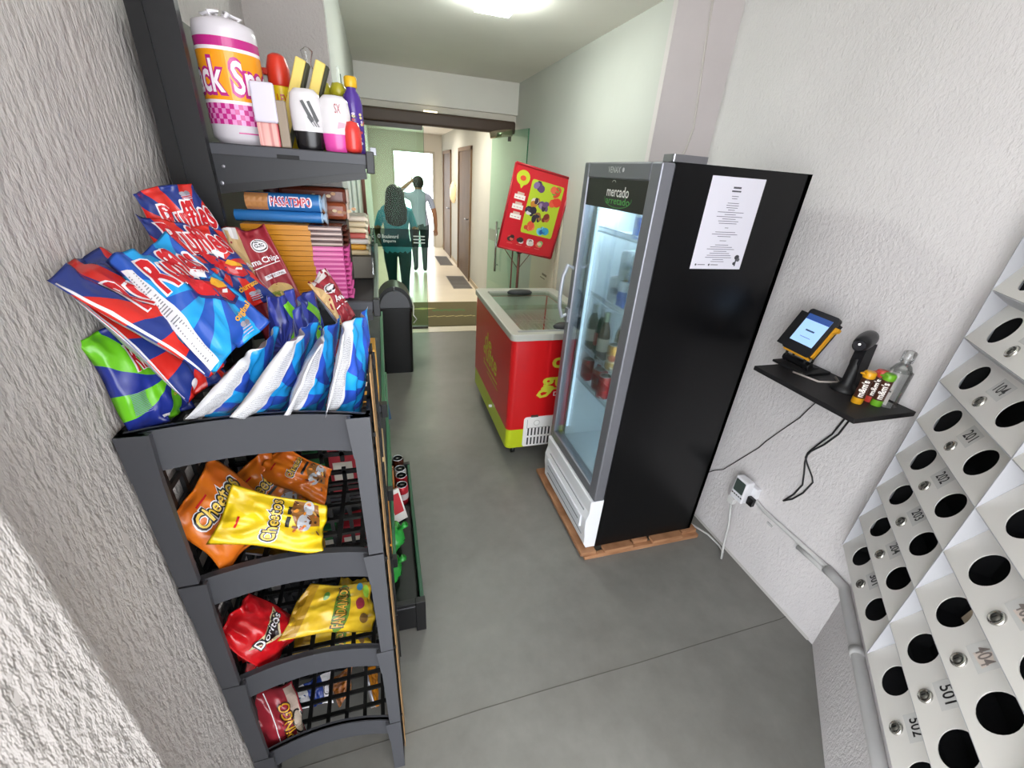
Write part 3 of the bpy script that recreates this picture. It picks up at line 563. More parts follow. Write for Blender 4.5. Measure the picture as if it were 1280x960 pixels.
# candy tubes
for (px, py), cc, lab in (((1070, 503), 'e0a21c', 'yellow capped candy tube on the wall shelf'), ((1083, 503), 'c8443a', 'red capped candy tube half hidden between its neighbours'), ((1094, 506), '6fae2a', 'green capped candy tube on the wall shelf')):
    b = PZ(px, py, SH) if cc != 'c8443a' else PZ(1085, 501, SH); t = thing('candy_tube', lab, 'candy tube', b, 'candy tubes on the wall shelf'); cm = col(cc, .3); br = col('4a2a1e', .35)
    MB().lathe([(.0155, 0), (.0165, .004), (.0165, .022)], b, cm, 20).build('base', t); MB().lathe([(.0163, .095), (.018, .098), (.018, .112), (.014, .118), (0, .118)], b, cm, 20).box((b.x-.03, b.y-.004, b.z+.108), (b.x-.012, b.y+.012, b.z+.113), cm).build('cap', t, .001)
    m = MB().lathe([(.0163, .022), (.0163, .095)], b, br, 20)
    class Cy:
        flat = False
        def __init__(s, b, r, a): s.b, s.r, s.a = b, r, a
        def P(s, x, y, o): a = s.a+x/s.r; return s.b+V(((s.r+o)*math.cos(a), (s.r+o)*math.sin(a), y))
    a = math.atan2(-b.y, -b.x); cy = Cy(b, .0163, a); m.text("m&m's", cy, 0, .058, .060, col('f2ede6'), h=.021, off=.0006, rot=PI/2, bold=.03, L=.006)
    m.build('sleeve', t)
# hand gel bottle
b = V((1.628, .842, SH)); t = thing('gel_bottle', 'clear plastic hand gel bottle with a pale label on the wall shelf corner', 'bottle', b)
CLR = glass('clear_plastic', (.975, .985, .98, 1), .03)
taper(b.x-.035, b.x+.035, b.y-.032, b.y+.032, SH+.001, SH+.125, 1, CLR).lathe([(.03, .125), (.022, .145), (.013, .155), (.013, .165)], b, CLR, 18).build('body', t)
MB().lathe([(.017, .158), (.018, .16), (.018, .192), (.014, .196), (0, .196)], b, glass('clear_cap', (.95, .96, .96, 1), .05), 18).build('cap', t)
m = MB(); m.box((b.x-.0362, b.y-.026, SH+.012), (b.x-.0356, b.y+.026, SH+.07), col('b9b4b0', .5)); su = Fr((b.x-.0366, b.y, SH), (0, -1, 0), (0, 0, 1)); m.rect(su, -.022, .058, .022, .064, col('4a4a4a')); m.rect(su, -.02, .02, .018, .023, col('7a7674')); m.ell(su, -.012, .098, .02, .015, col('6f9a78'), .0); m.build('label', t)
# cables
ck = col('1d1d20', .5)
P = lambda l: [PX(x, y, XR-.006) for x, y in l]
t = thing('cable_pair', 'two black cables looping down the wall below the shelf', 'cable', (XR, 1.0, .7))
MB().tube([V((XR-.08, .85, SH-.02))]+P([(1056, 523), (1040, 543), (1022, 556), (1010, 566), (1007, 572), (1009, 580), (1015, 596), (1016, 603), (1004, 616), (990, 624), (979, 626)]), .0035, ck, 6).build('cable', t)
MB().tube([V((XR-.06, .84, SH-.02))]+P([(1062, 525), (1048, 543), (1030, 556), (1014, 564), (1009, 569), (1006, 578), (1005, 592), (1003, 606), (992, 618), (979, 626)]), .0035, ck, 6).build('cable', t)
tag(MB().tube([V((XR-.1, 1.1, SH-.018))]+P([(1021, 502), (1010, 512), (1000, 522), (978, 537), (957, 552), (948, 560), (925, 574), (912, 582), (904, 587), (893, 588), (878, 593)]), .0022, ck, 6).build('thin_cable', loc=(XR, 1.3, .6)), 'single thin black wire running down the wall from shelf to fridge', 'cable')
# power meter, sockets, conduit, cord
c = PX(926, 612, XR-.06); t = thing('power_meter', 'white plug-in power meter with a grey display on the wall', 'power meter', (XR, c.y, c.z))
MB().box((XR-.03, c.y-.060, c.z-.05), (XR, c.y+.03, c.z+.04), WHT).build('socket_plate', t, .004)
m = MB().box((XR-.075, c.y-.038, c.z-.062), (XR-.028, c.y+.038, c.z+.066), WHT); m.build('case', t, .007)
su = Fr((XR-.0755, c.y, c.z), (0, -1, 0), (0, 0, 1)); m = MB(); m.shape(su, rrect(-.029, -.014, .029, .056, .006), col('45504c', .3), .0006)
for i in range(5): m.rect(su, -.031+i*.0135, -.034, -.021+i*.0135, -.027, col('2a2a2c'))
m.build('display', t)
MB().box((XR-.05, c.y-.074, c.z-.052), (XR-.029, c.y-.040, c.z-.008), BLK).build('black_plug', t, .003)
w0 = V((XR-.070, c.y+.016, c.z-.075)); cg = col('c9cac8', .5)
MB().box(w0+V((-.013, -.016, -.02)), w0+V((.013, .016, .012)), col('d8d8d6')).tube([w0+V((0, 0, -.02)), PX(911, 655, XR-.07), PX(905, 678, XR-.06), PZ(901.5, 698, .008), PZ(904, 690, .006), PZ(899, 682, .006), PZ(885, 668, .006), PZ(864, 655, .006), PZ(850, 648, .006)], .0055, cg, 8).build('cord', t)
t = thing('conduit', 'grey surface conduit running along the right wall and round the slanted corner', 'conduit', (XR, 1.0, .38))
z = .385; cgm = col('bdbcbb', .6)
tt = lambda t_, off, z_: W2+T2*t_+N2*off+V((0, 0, z_))
MB().tube([(XR-.010, 1.20, .415), (XR-.010, 1.17, .40), (XR-.010, 1.10, z), (XR-.010, .76, z)], .010, cgm, 10).tube([(XR-.013, .9, z-.02), (XR-.013, .76, z-.02)], .012, cgm, 10).build('pipe', t)
MB().tube([(XR-.012, .77, z-.006), (XR-.016, .72, z-.008), tt(.02, .016, z-.012), tt(.06, .016, z-.014), tt(.62, .016, z-.014), tt(1.1, .016, z-.014)], .020, cgm, 12).build('bend', t)
MB().tube([tt(.30, .016, z-.014), tt(.33, .016, z-.014)], .023, cgm, 12).build('coupling', t)
MB().box((XR-.006, 1.04, .335), (XR, 1.07, .345), cgm).build('clip', t)
# ---------------------------------------------------------------- mailboxes
MG = col('d8d5d0', .35); MGD = col('b9babf', .45); LW = .468; PZH = .1385; BZ = .587; NR = 9
t = thing('mailbox_bank', 'bank of sloping grey metal mailboxes with paired round holes on the slanted wall', 'mailboxes', W2+T2*.045+N2*.0+V((0, 0, BZ)))
tp = lambda a, off, z: W2+T2*a+N2*off+V((0, 0, z))
ZTOP = BZ+NR*PZH; m = MB(); INN = col('1a1a1d', .7)  # box insides are grey metal; their shade is painted in as near-black
for k2 in range(3):
    a = .045+LW*k2; m.prism([tp(a-.002, 0, BZ), tp(a-.002, .10, BZ), tp(a-.002, .10, ZTOP), tp(a-.002, 0, ZTOP)], T2*.004, MGD)
    m.prism([tp(a-.003, .003, BZ+.003), tp(a-.003, .05, BZ+.003), tp(a-.003, .05, ZTOP-.003), tp(a-.003, .003, ZTOP-.003)], T2*.006, INN)
m.prism([tp(.045, 0, BZ), tp(.045, 0, ZTOP), tp(.045+2*LW, 0, ZTOP), tp(.045+2*LW, 0, BZ)], N2*.003, col('161618', .6))  # back plate near-black too, shade put into its colour
INN = col('1a1a1d', .7)
for r in range(NR+1):
    z = BZ+r*PZH
    if not r: m.prism([tp(.046, .003, z+.002), tp(.046, .097, z+.002), tp(.046, .097, z+.0026), tp(.046, .003, z+.0026)], T2*(2*LW-.002), INN)
    else: m.prism([tp(.046, .003, z-.0305), tp(.046, .052, z-.0305), tp(.046, .097, z-.0005), tp(.046, .097, z-.0003), tp(.046, .05, z-.029), tp(.046, .003, z-.029)], T2*(2*LW-.002), INN)
    m.prism([tp(.045, 0, z-.031), tp(.045, .052, z-.031), tp(.045, .0995, z), tp(.045, .0995, z-.002), tp(.045, .052, z-.034), tp(.045, 0, z-.034)] if r else [tp(.045, 0, z), tp(.045, .0995, z), tp(.045, .0995, z+.002), tp(.045, 0, z+.002)], T2*(2*LW), MGD)
m.build('casing', t)
ev = (N2*-.048+V((0, 0, .108))).normalized(); EL = .1182
nums = (('301', '204', '203', '202', '201', '104', '103', '102', '101'), ('502', '501', '404', '403', '402', '401', '304', '303', '302'))
ink = col('1c1c1e', .5); inkf = col('857b76', .6)
for k2 in range(2):
    for r in range(NR):
        z = BZ+r*PZH; su = Fr(tp(.045+LW*k2+.003, .10, z+.001), T2, ev); num = nums[k2][r]
        circ = lambda cx, cy, R: [(cx+R*math.cos(2*PI*i/28), cy+R*math.sin(2*PI*i/28)) for i in range(28)]
        hs = [circ(.102, .061, .0405), circ(.336, .061, .0405)]; w = LW-.007
        m = MB(); m.shape(su, [(0, 0), (w, 0), (w, EL), (0, EL)], MG, 0, holes=hs); m.shape(su, [(0, 0), (w, 0), (w, EL), (0, EL)], INN, -.0025, holes=hs)
        for l in hs+[[(0, 0), (w, 0), (w, EL), (0, EL)]]:
            n = len(l); m.add([su.P(x, y, 0) for x, y in l]+[su.P(x, y, -.0025) for x, y in l], [(i, (i+1) % n, (i+1) % n+n, i+n) for i in range(n)], MG)
        dd = m.build('mailbox_door', t)
        lk = MB(); lc = su.P(.217, .032, 0); lk.lathe([(.017, 0), (.0165, .003), (.012, .006), (.0115, .004), (.0, .004)], lc, col('c8c6c0', .2, .9), 20, axis=su.n).lathe([(.0085, .0035), (.0085, .0055), (0, .0055)], lc, col('6a6862', .3, .7), 14, axis=su.n); lk.rect(Fr(lc+su.n*.0058, su.r, su.u), -.0015, -.005, .0015, .005, DARK, .0002); lk.build('lock', dd)
        pl = MB(); pl.rect(su, .192, .055, .258, .103, col('cfcecb', .25), .0008); f = num in ('404', '403')
        pl.text(num, su, .226, .081, .042, inkf if f else ink, h=.028, off=.0014, bold=.014)
        if f: pl.shape(su, [(.212, .062), (.25, .066), (.244, .092), (.222, .096)], col('d6c8be', .5), .0011)
        pl.build('number_label', dd)
        if num == '404':
            e = MB(); zz = z+.02
            e.prism([tp(.045+LW+.07, .035, zz+.0), tp(.045+LW+.142, .030, zz+.004), tp(.045+LW+.14, .026, zz+.06), tp(.045+LW+.075, .030, zz+.064)], N2*.0015, col('d8c8ae', .7))
            tag(e.build('envelope', loc=tp(.045+LW+.1, .03, zz)), 'cream envelope showing through the left hole of the mailbox numbered 404', 'envelope')
# ---------------------------------------------------------------- shelving rack by the left wall
RK = col('0d0d0f', .45); RKL = col('202125', .5); GRN = col('2f6a48', .4)
t = thing('shelving_rack', 'black metal shelving rack along the left wall, full of groceries', 'shelves', (-.2, 1.6, 0))
for y in (1.12, 2.05): 
    zt = 2.5 if y < 2 else 1.82; up = MB().box((-.412, y, 0), (-.385, y+.03, zt), RK).box((-.385, y+.004, 0), (-.335, y+.026, zt), col('121215', .45))
    for i in range(24): up.box((-.3352, y+.003, .3+i*.06), (-.3335, y+.009, .335+i*.06), DARK)
    up.build('upright', t)
MB().box((-.385, 1.15, .10), (-.370, 2.05, 1.99), col('55564c', .55)).build('back_panel', t)
SY0, SY1 = 1.15, 2.08
def shelf(z, x1, rail=None, near=True):
    s_ = MB().box((-.335, SY0, z-.03), (x1, SY1, z), col('2a2a2e', .5)).build('shelf', t, .002)
    m = MB().prism([(-.338, SY0-.004, z-.004), (x1-.005, SY0-.004, z-.008), (x1-.005, SY0-.004, z-.038), (-.338, SY0-.004, z-.082)], (0, .004, 0), RKL)
    m.box((-.338, SY0-.006, z-.022), (x1-.002, SY0-.002, z-.002), col('3a3b41', .5))
    m.prism([(-.338, SY0-.002, z-.082), (x1-.004, SY0-.002, z-.038), (x1-.004, SY0-.002, z-.052), (-.338, SY0-.002, z-.100)], (0, .05, 0), RK)
    m.box((-.21, SY0-.0078, z-.022), (-.165, SY0-.0068, z-.014), DARK); m.lathe([(.004, 0), (.003, .003), (0, .003)], (-.318, SY0-.004, z-.045), STEEL, 10, axis=(0, -1, 0)).lathe([(.005, 0), (.004, .003), (0, .003)], (-.328, SY0-.002, z-.078), STEEL, 10, axis=(0, -1, 0))
    m.build('bracket', s_, .001)
    if rail:
        r = MB().box((x1, SY0+.004, z-.035), (x1+.012, SY1, z+.004), rail).box((x1-.002, SY0-.012, z-.04), (x1+.016, SY0+.012, z+.006), RK); r.build('price_rail', s_, .002)
    return s_
shelf(1.77, -.022, RK); shelf(1.425, -.034, col('6f7f70', .4)); shelf(1.105, -.036, GRN); shelf(.775, -.038, GRN); shelf(.45, -.042, GRN)
b_ = MB().box((-.335, SY0, .10), (.05, SY1, .13), RK).build('base_shelf', t, .002)
MB().box((.05, SY0+.01, .10), (.066, SY1, .175), col('24533a', .45)).build('price_rail', b_, .003)
MB().box((-.335, SY0-.004, .02), (.06, SY0+.02, .175), RK).box((.03, SY0-.008, .0), (.07, SY0+.02, .18), RK).box((-.33, SY0-.006, .150), (.055, SY0-.002, .158), col('3a3a3e', .3)).build('base_end', b_, .003)
MB().box((-.335, SY1-.02, .02), (.066, SY1+.004, .18), RK).build('base_end', b_, .003)
# ---------------------------------------------------------------- goods of the top shelf
TZ = 1.77; g = 'household goods on the top shelf'
class Cyl:
    flat = False
    def __init__(s, b, r, a): s.b, s.r, s.a = V(b), r, a
    def P(s, x, y, o=0): a = s.a+x/s.r; return s.b+V(((s.r+o)*math.cos(a), (s.r+o)*math.sin(a), y))
b = V((-.287, 1.228, TZ)); R0 = .058; t = thing('paper_towel_pack', 'tall wrapped paper towel roll with an orange, pink and white wrapper', 'paper towels', b, g)
m = MB().lathe([(R0*.8, 0), (R0, .012), (R0, .200), (R0*.95, .214), (R0*.5, .224), (0, .226)], b, col('d2ccd2', .22), 36)
cy = Cyl(b, R0, -PI/2+.1); OR = col('ef9a1c', .25); PK = col('b8287c', .25)
def cband(y0, y1, mm, o, a0=-1, a1=1, amp=.0, m=m, cy=cy, R=R0): m.shape(cy, [(R*a0*PI, y0), (R*a1*PI, y0), (R*a1*PI, y1), (R*a0*PI, y1)], mm, o, .01)
cband(.080, .165, OR, .0006); cband(.165, .171, col('f0e4e8', .25), .0008); cband(.171, .187, PK, .0006); cband(.074, .080, col('f0e4e8', .25), .0008)
cband(.036, .074, col('d889bc', .25), .0006)
for i in range(44):
    for j in range(4):
        if (i+j) % 2 == 0: x = R0*2*PI*(i/44-.5); m.shape(cy, [(x, .036+j*.0095), (x+R0*2*PI/44, .036+j*.0095), (x+R0*2*PI/44, .0455+j*.0095), (x, .0455+j*.0095)], PK, .0010, .02)
for x in (-.068, .062):
    m.text('Snack', cy, x+.002, .121, .124, PK, h=.070, off=.0011, bold=.07, L=.008); m.text('Snack', cy, x+.002, .121, .114, col('f1e6ee', .3), h=.058, off=.0018, bold=.018, L=.008)
m.shape(cy, [(.0, .020), (.045, .020), (.045, .0225), (0, .0225)], PK, .0008)
m.build('wrapper', t)
mb2 = MB(); [mb2.tube([b+V((.02*math.cos(i), .02*math.sin(i), .222)), b+V((.035*math.cos(i+.3), .035*math.sin(i+.3), .229)), b+V((.012*math.cos(i+.5), .012*math.sin(i+.5), .235))], .004, col('e6e2e6', .25), 5) for i in range(6)]; mb2.build('gathered_top', t)
def cbox(name, lab, cat, x0, x1, y0, y1, z0, z1, fn, grp=g):
    t = thing(name, lab, cat, ((x0+x1)/2, (y0+y1)/2, z0), grp); fn(t, x0, x1, y0, y1, z0, z1); return t
def soap(t, x0, x1, y0, y1, z0, z1):
    zm = z0+(z1-z0)*.38
    rd = NT('metallic_red'); rd.set(rd.ramp(rd.noise(rd.obj((60, 1, 1)), 1.2, 1), [(.35, lin('a83a44')), (.5, lin('e0b0a8')), (.65, lin('b8424c'))]), .25)
    MB().box((x0+.002, y0, z0), (x1-.002, y1, zm), rd.m).build('lower_box', t, .003); MB().box((x0, y0, zm), (x1, y1, z1), col('cfc9d8', .25)).build('upper_wrap', t, .004)
    MB().box((x1-.001, y0+.004, z0), (x1+.018, y1, z0+(z1-z0)*.75), col('8a7a68', .3)).build('side_card', t, .002)
cbox('soap_box', 'small box with a pale wrapped top and shiny red lower half before the paper towels', 'box', -.243, -.198, 1.153, 1.168, TZ, TZ+.118, soap)
b = V((-.208, 1.31, TZ)); t = thing('spray_can', 'yellow aerosol can with a big red nozzle cap at the back of the top shelf', 'spray can', b, g)
MB().lathe([(.022, 0), (.023, .005), (.023, .125), (.021, .132)], b, col('d9bc20', .25), 24).build('body', t)
m = MB().lathe([(.023, .130), (.0245, .134), (.0245, .165), (.018, .188), (.010, .193), (0, .193)], b, col('c8321c', .35), 24).box((b.x-.034, b.y-.010, TZ+.150), (b.x-.015, b.y+.010, TZ+.163), col('b02a18', .35)); m.build('cap', t, .002)
cy = Cyl(b, .023, -PI/2+.35); m = MB(); m.text('LEVE', cy, .0, .104, .030, col('b8281c', .3), h=.018, bold=.02, L=.006); m.build('lettering', t); m = MB(); m.text('MAIS', cy, .0, .080, .030, col('b8281c', .3), h=.018, bold=.02, L=.006); m.build('lettering', t)
def rollon(name, lab, x, y, capc, deco, h=.125):
    b = V((x, y, TZ)); t = thing(name, lab, 'bottle', b, g)
    MB().lathe([(.022, 0), (.024, .004), (.027, .036)], b, col(capc, .25), 24, sx=1.15, sy=.7).build('cap', t)
    m = MB().lathe([(.027, .036), (.0285, .04), (.029, h*.7), (.026, h*.9), (.018, h*.985), (.0, h)], b, col('d4d0d2', .22), 24, sx=1.15, sy=.7); su = Fr(b+V((.004, -.0215, 0)), (1, .18, 0), (0, 0, 1)); deco(m, su); m.build('body', t); return t
def d1(m, su):
    for k2 in range(2): m.shape(su, [(-.012+k2*.013, .092), (-.006+k2*.013, .094), (.012+k2*.010, .058), (.006+k2*.010, .052)], BLK, .001)
    for k2 in range(3): m.shape(su, [(-.002+k2*.006, .064), (.0+k2*.006, .064), (.012+k2*.005, .046), (.010+k2*.005, .046)], col('4a4a4c'), .0012)
def d2(m, su):
    m.text('SX', su, .004, .085, .013, col('a8585c'), h=.018, off=.001, bold=.004); m.shape(su, [(-.0, .046), (.016, .05), (.018, .058), (.004, .060)], col('dca0b0'), .001)
rollon('roll_on_bottle', 'white roll-on bottle standing on its black cap, black strokes on its front', -.143, 1.182, '141214', d1, .118)
rollon('roll_on_bottle', 'white roll-on bottle standing on its pink cap', -.085, 1.186, 'd0489a', d2, .112)
def redp(t, x0, x1, y0, y1, z0, z1):
    MB().lathe([(.0, 0), (.016, .002), (.019, .01), (.019, .045), (.014, .062), (0, .066)], ((x0+x1)/2, (y0+y1)/2, z0), col('cf3a34', .25), 20).build('bottle', t)
cbox('small_bottle', 'small coral red bottle beside the pink capped bottle', 'bottle', -.062, -.038, 1.162, 1.2, TZ, TZ+.068, redp)
for k2, (x, y, lab) in enumerate(((-.212, 1.245, 'yellow sponge stick in clear film, left of the pair'), (-.172, 1.25, 'yellow sponge stick in clear film, right of the pair'))):
    t = thing('sponge', lab, 'sponge', (x, y, TZ), g); X = Matrix.Translation((x, y, TZ)) @ Matrix.Rotation(.36, 4, 'Y')
    MB().box((-.012, -.016, .006), (.010, .016, .190), col('dcc468', .7), X).build('sponge_body', t, .003); MB().box((.010, -.016, .006), (.016, .016, .188), col('3a3a28', .8), X).build('scouring_side', t, .001)
t = thing('clear_bag', 'clear twisted bag end rising behind the sponge sticks', 'bag', (-.15, 1.285, TZ), g)
MB().lathe([(.03, 0), (.045, .05), (.04, .12), (.012, .17), (.006, .18), (.014, .205), (.004, .212)], (-.14, 1.30, TZ), CLR, 14, sy=.6).build('film', t)
for x, y, lab in ((-.113, 1.30, 'yellow green domed bottle at the back of the top shelf, left one'), (-.078, 1.285, 'yellow green domed bottle at the back of the top shelf, right one')):
    b = (x, y, TZ); t = thing('dish_soap_bottle', lab, 'bottle', b, g); MB().lathe([(.018, 0), (.020, .006), (.020, .095), (.012, .118), (.010, .122)], b, col('a89a4a', .15), 20).build('body', t); MB().lathe([(.016, .122), (.0185, .125), (.0185, .136), (.013, .147), (0, .15)], b, col('a8a028', .3), 20).build('cap', t)
b = V((-.048, 1.262, TZ)); t = thing('cleaner_bottle', 'purple cleaner bottle with a yellow cap at the shelf end', 'bottle', b, g)
MB().lathe([(.020, 0), (.023, .006), (.023, .105), (.019, .123), (.011, .134), (.011, .139)], b, col('4a2f86', .15), 24).build('body', t); MB().lathe([(.0135, .139), (.0145, .141), (.0145, .158), (.012, .161), (0, .161)], b, col('d8a81c', .35), 20).build('cap', t)
m = MB(); cy = Cyl(b, .023, -PI/2); rn = random.Random(2)
for i in range(40): m.ell(cy, rn.uniform(-.04, .04), rn.uniform(.012, .085), .004, .003, col(('c8b8d8', '2a1c4a', 'b83a4a', 'd8c890')[i % 4], .3), .0006+i*.00001, 0, 8)
m.build('label', t)
# ---------------------------------------------------------------- goods of the second shelf
Z2 = 1.427; g2 = 'wafer packets stacked on the second shelf'
wy = NT('wafer_wrap'); u, vv = wy.uv(); YL = lin('c98a1e'); 
def wafer(colr, dark, z, i, y=1.165, x1=-.085):
    h = .0112; jit = random.Random(i).uniform(-.003, .003); xm = -.168+jit; o = thing('wafer_packet', '', 'wafers', (-.2, y+.035, z), g2)
    m = MB().box((-.315, y+jit, z), (xm, y+.07, z+h), col('c07f1c', .3)); m.box((xm, y+jit, z), (x1-.012, y+.07, z+h), col(colr, .22)); m.box((xm, y+jit-.0004, z+.003), (x1-.014, y+jit, z+.0075), col(dark, .3)); m.build('wrapper', o, .0035)
    ms = MB(); n = 9; vs = []
    for j in range(n+1): vs += [V((x1-.012, y+jit+.07*j/n, z+h*.5+.004*(1 if j % 2 else -1)*.4)), V((x1+jit, y+jit+.07*j/n, z+h*.5+.004*(1 if j % 2 else -1)))]
    ms.add(vs, [(2*j, 2*j+1, 2*j+3, 2*j+2) for j in range(n)], col(colr, .25)); sm = ms.build('crimp', o); sm.modifiers.new('th', 'SOLIDIFY').thickness = .0012
    return o
n_ = 11
for i in range(n_):
    o = wafer('c4508e', 'd67aa8', Z2+i*.0121, i); o['label'] = 'yellow and pink wafer packet in the shelf stack, '+('bottom one' if i == 0 else 'just under the brown ones' if i == n_-1 else ('second', 'third', 'fourth', 'fifth', 'sixth', 'seventh', 'eighth', 'ninth', 'tenth')[i-1]+' from the bottom')
for i in range(4):
    o = wafer('4a241c', 'b8a098', Z2+(n_+i)*.0121, 40+i, x1=-.083); o['label'] = 'yellow and dark brown wafer packet above the pink ones, '+('lowest of four', 'second lowest of four', 'third of four', 'topmost under the blue rolls')[i]
zb = Z2+(n_+4)*.0121+.001
for i, (x0, x1, z, r, lab) in enumerate(((-.33, -.135, zb+.013, .013, 'slim blue biscuit roll lying under the lettered blue roll'), (-.30, -.135, zb+.046, .020, 'blue biscuit roll with red lettering on top of the wafer stack'))):
    t = thing('biscuit_roll', lab, 'biscuits', ((x0+x1)/2, 1.20, z-r), 'biscuit rolls on the wafer stack'); bl = col('2a6aa8', .25)
    m = MB().lathe([(r, 0), (r, x1-x0-.006)], (x0, 1.20, z), bl, 22, axis=(1, 0, 0)).lathe([(r, 0), (r*.9, .003), (r*.4, .004), (0, .002)], (x1-.006, 1.20, z), col('9ab8d0', .3), 22, axis=(1, 0, 0))
    if i:
        class Hx:
            flat = False
            def P(s, x, y, o=0): a = y/r; return V((x, 1.20-(r+o)*math.cos(a), z+(r+o)*math.sin(a)))
        hx = Hx(); m.shape(hx, [(-.30, -.022), (-.255, -.022), (-.25, .022), (-.30, .022)], col('b07a4a', .3), .0006)
        m.text('PASSATEMPO', hx, -.203, .002, .092, col('e6e0e8', .3), h=.024, off=.0010, bold=.05, L=.006); m.text('PASSATEMPO', hx, -.203, .002, .086, col('b02430', .3), h=.018, off=.0016, bold=.015, L=.006)
    m.build('wrapper', t)
    MB().lathe([(r*.5, 0), (r*1.1, .008), (r*1.15, .010)], (x1-.003, 1.20, z), col('b8c8d8', .3), 14, axis=(1, 0, 0)).build('twist_end', t)
for x0, x1, y, z, c, lab in ((-.25, -.085, 1.33, zb+.055, '6a3020', 'brown biscuit packet lying highest behind the blue rolls'), (-.2, -.085, 1.30, zb+.022, '8a4428', 'rust brown biscuit packet lying behind the blue rolls, lower one')):
    t = thing('biscuit_packet', lab, 'biscuits', ((x0+x1)/2, y, z-.02), 'brown biscuit packets'); m = MB(); m.box((x0, y-.03, z-.02), (x1, y+.03, z+.024), col(c, .25)); su = Fr((0, y-.0305, z), (1, 0, 0), (0, 0, 1)); rn = random.Random(4)
    for i in range(7): m.ell(su, x0+.06+i*.012, .004+rn.uniform(-.006, .006), .006, .004, col(('b8885a', '8a5a3a', 'd0b890')[i % 3]), .0006)
    m.build('wrapper', t, .010); MB().box((x1-.002, y-.028, z-.018), (x1+.004, y+.028, z+.022), col('b8a090', .3)).build('crimp', t, .002)
t = thing('biscuit_cup', 'maroon cup shaped packet standing dark behind the blue roll', 'biscuits', (-.27, 1.34, zb), None); MB().lathe([(.018, 0), (.02, .01), (.02, .085), (.016, .092), (0, .092)], (-.268, 1.32, zb+.01), col('5a2630', .4), 16).build('body', t)
# stock standing below the brown packets so they do not hang in the air
for i, (x0, x1, y0, y1, z1, c, lab) in enumerate(((-.30, -.09, 1.265, 1.37, zb, '2a1a18', 'dark carton of biscuits behind the wafer stack'),)):
    t = thing('carton', lab, 'carton', ((x0+x1)/2, (y0+y1)/2, Z2)); MB().box((x0, y0, Z2), (x1, y1, z1), col(c, .5)).build('box', t, .003)
# pale packets on a grey tray
y0 = 1.40; t = thing('display_tray', 'grey brown cardboard tray under the pale snack packets', 'tray', (-.07, 1.5, Z2)); MB().box((-.13, y0, Z2), (-.030, y0+.2, Z2+.066), col('7a7368', .7)).build('tray_box', t, .002)
MB().box((-.034, y0-.12, Z2), (-.030, y0+.3, Z2+.12), glass('acrylic', (.9, .92, .9, 1), .1)).build('clear_front', t)
for i, c in enumerate(('c8b48c', 'e0a030', 'd8d0c8', 'c05a50', 'd8c4a0', 'cdbb98', 'd8c8b4')):
    z = Z2+.068+i*.0165; lab = ('bottom', 'second from the bottom, orange', 'third from the bottom, white', 'middle one, reddish', 'third from the top', 'second from the top', 'topmost')[i]
    t = thing('snack_packet', 'pale snack packet in the small stack beside the wafers, '+lab, 'snack', (-.08, y0+.06, z), 'pale packets beside the wafers'); rn = random.Random(i); dx = rn.uniform(-.004, .004)
    MB().box((-.128+dx, y0+.01, z), (-.045+dx, y0+.12, z+.0155), col(c, .25)).build('wrapper', t, .006); MB().prism([(-.047+dx, y0+.012, z+.003), (-.040+dx, y0+.012, z+.001), (-.040+dx, y0+.118, z+.001), (-.047+dx, y0+.118, z+.003)], (0, 0, .008), col('d8ccb0', .3)).build('crimp', t)
# broom behind the rack
t = thing('broom', 'brown broom stick with a red grip leaning on the wall beyond the shelves', 'broom', (-.10, 2.9, 0))
p = [PY(x, y, 2.9) for x, y in ((452, 208), (457, 268), (459.5, 292))]
MB().tube([p[0]+(p[0]-p[2])*.1, p[1]], .011, col('6a4030', .4), 8).tube([p[1]+(p[1]-p[2])*.0, V((p[2].x+.0, 2.9, .16))], .009, col('5a3828', .4), 8).build('stick', t)
MB().tube([p[1], p[2]], .016, col('9a1c24', .35), 10).build('grip', t); MB().prism([(p[2].x-.045, 2.88, .14), (p[2].x+.045, 2.88, .14), (p[2].x+.06, 2.88, 0), (p[2].x-.06, 2.88, 0)], (0, .05, 0), col('4a6a8a', .8)).build('bristles', t)
m = MB()
for y, w, c in ((2.55, .10, 'e8ece6'), (2.75, .04, '8a968c'), (3.0, .2, 'dfe6de'), (3.45, .05, '7a887c'), (3.7, .3, 'e4e8e0')): m.box((-.155, y, .0), (-.147, y+w, 2.15), col(c, .4))
struct(m.build('trim_4'), 'pale upright strips on the left wall beyond the shelves', 'trim')
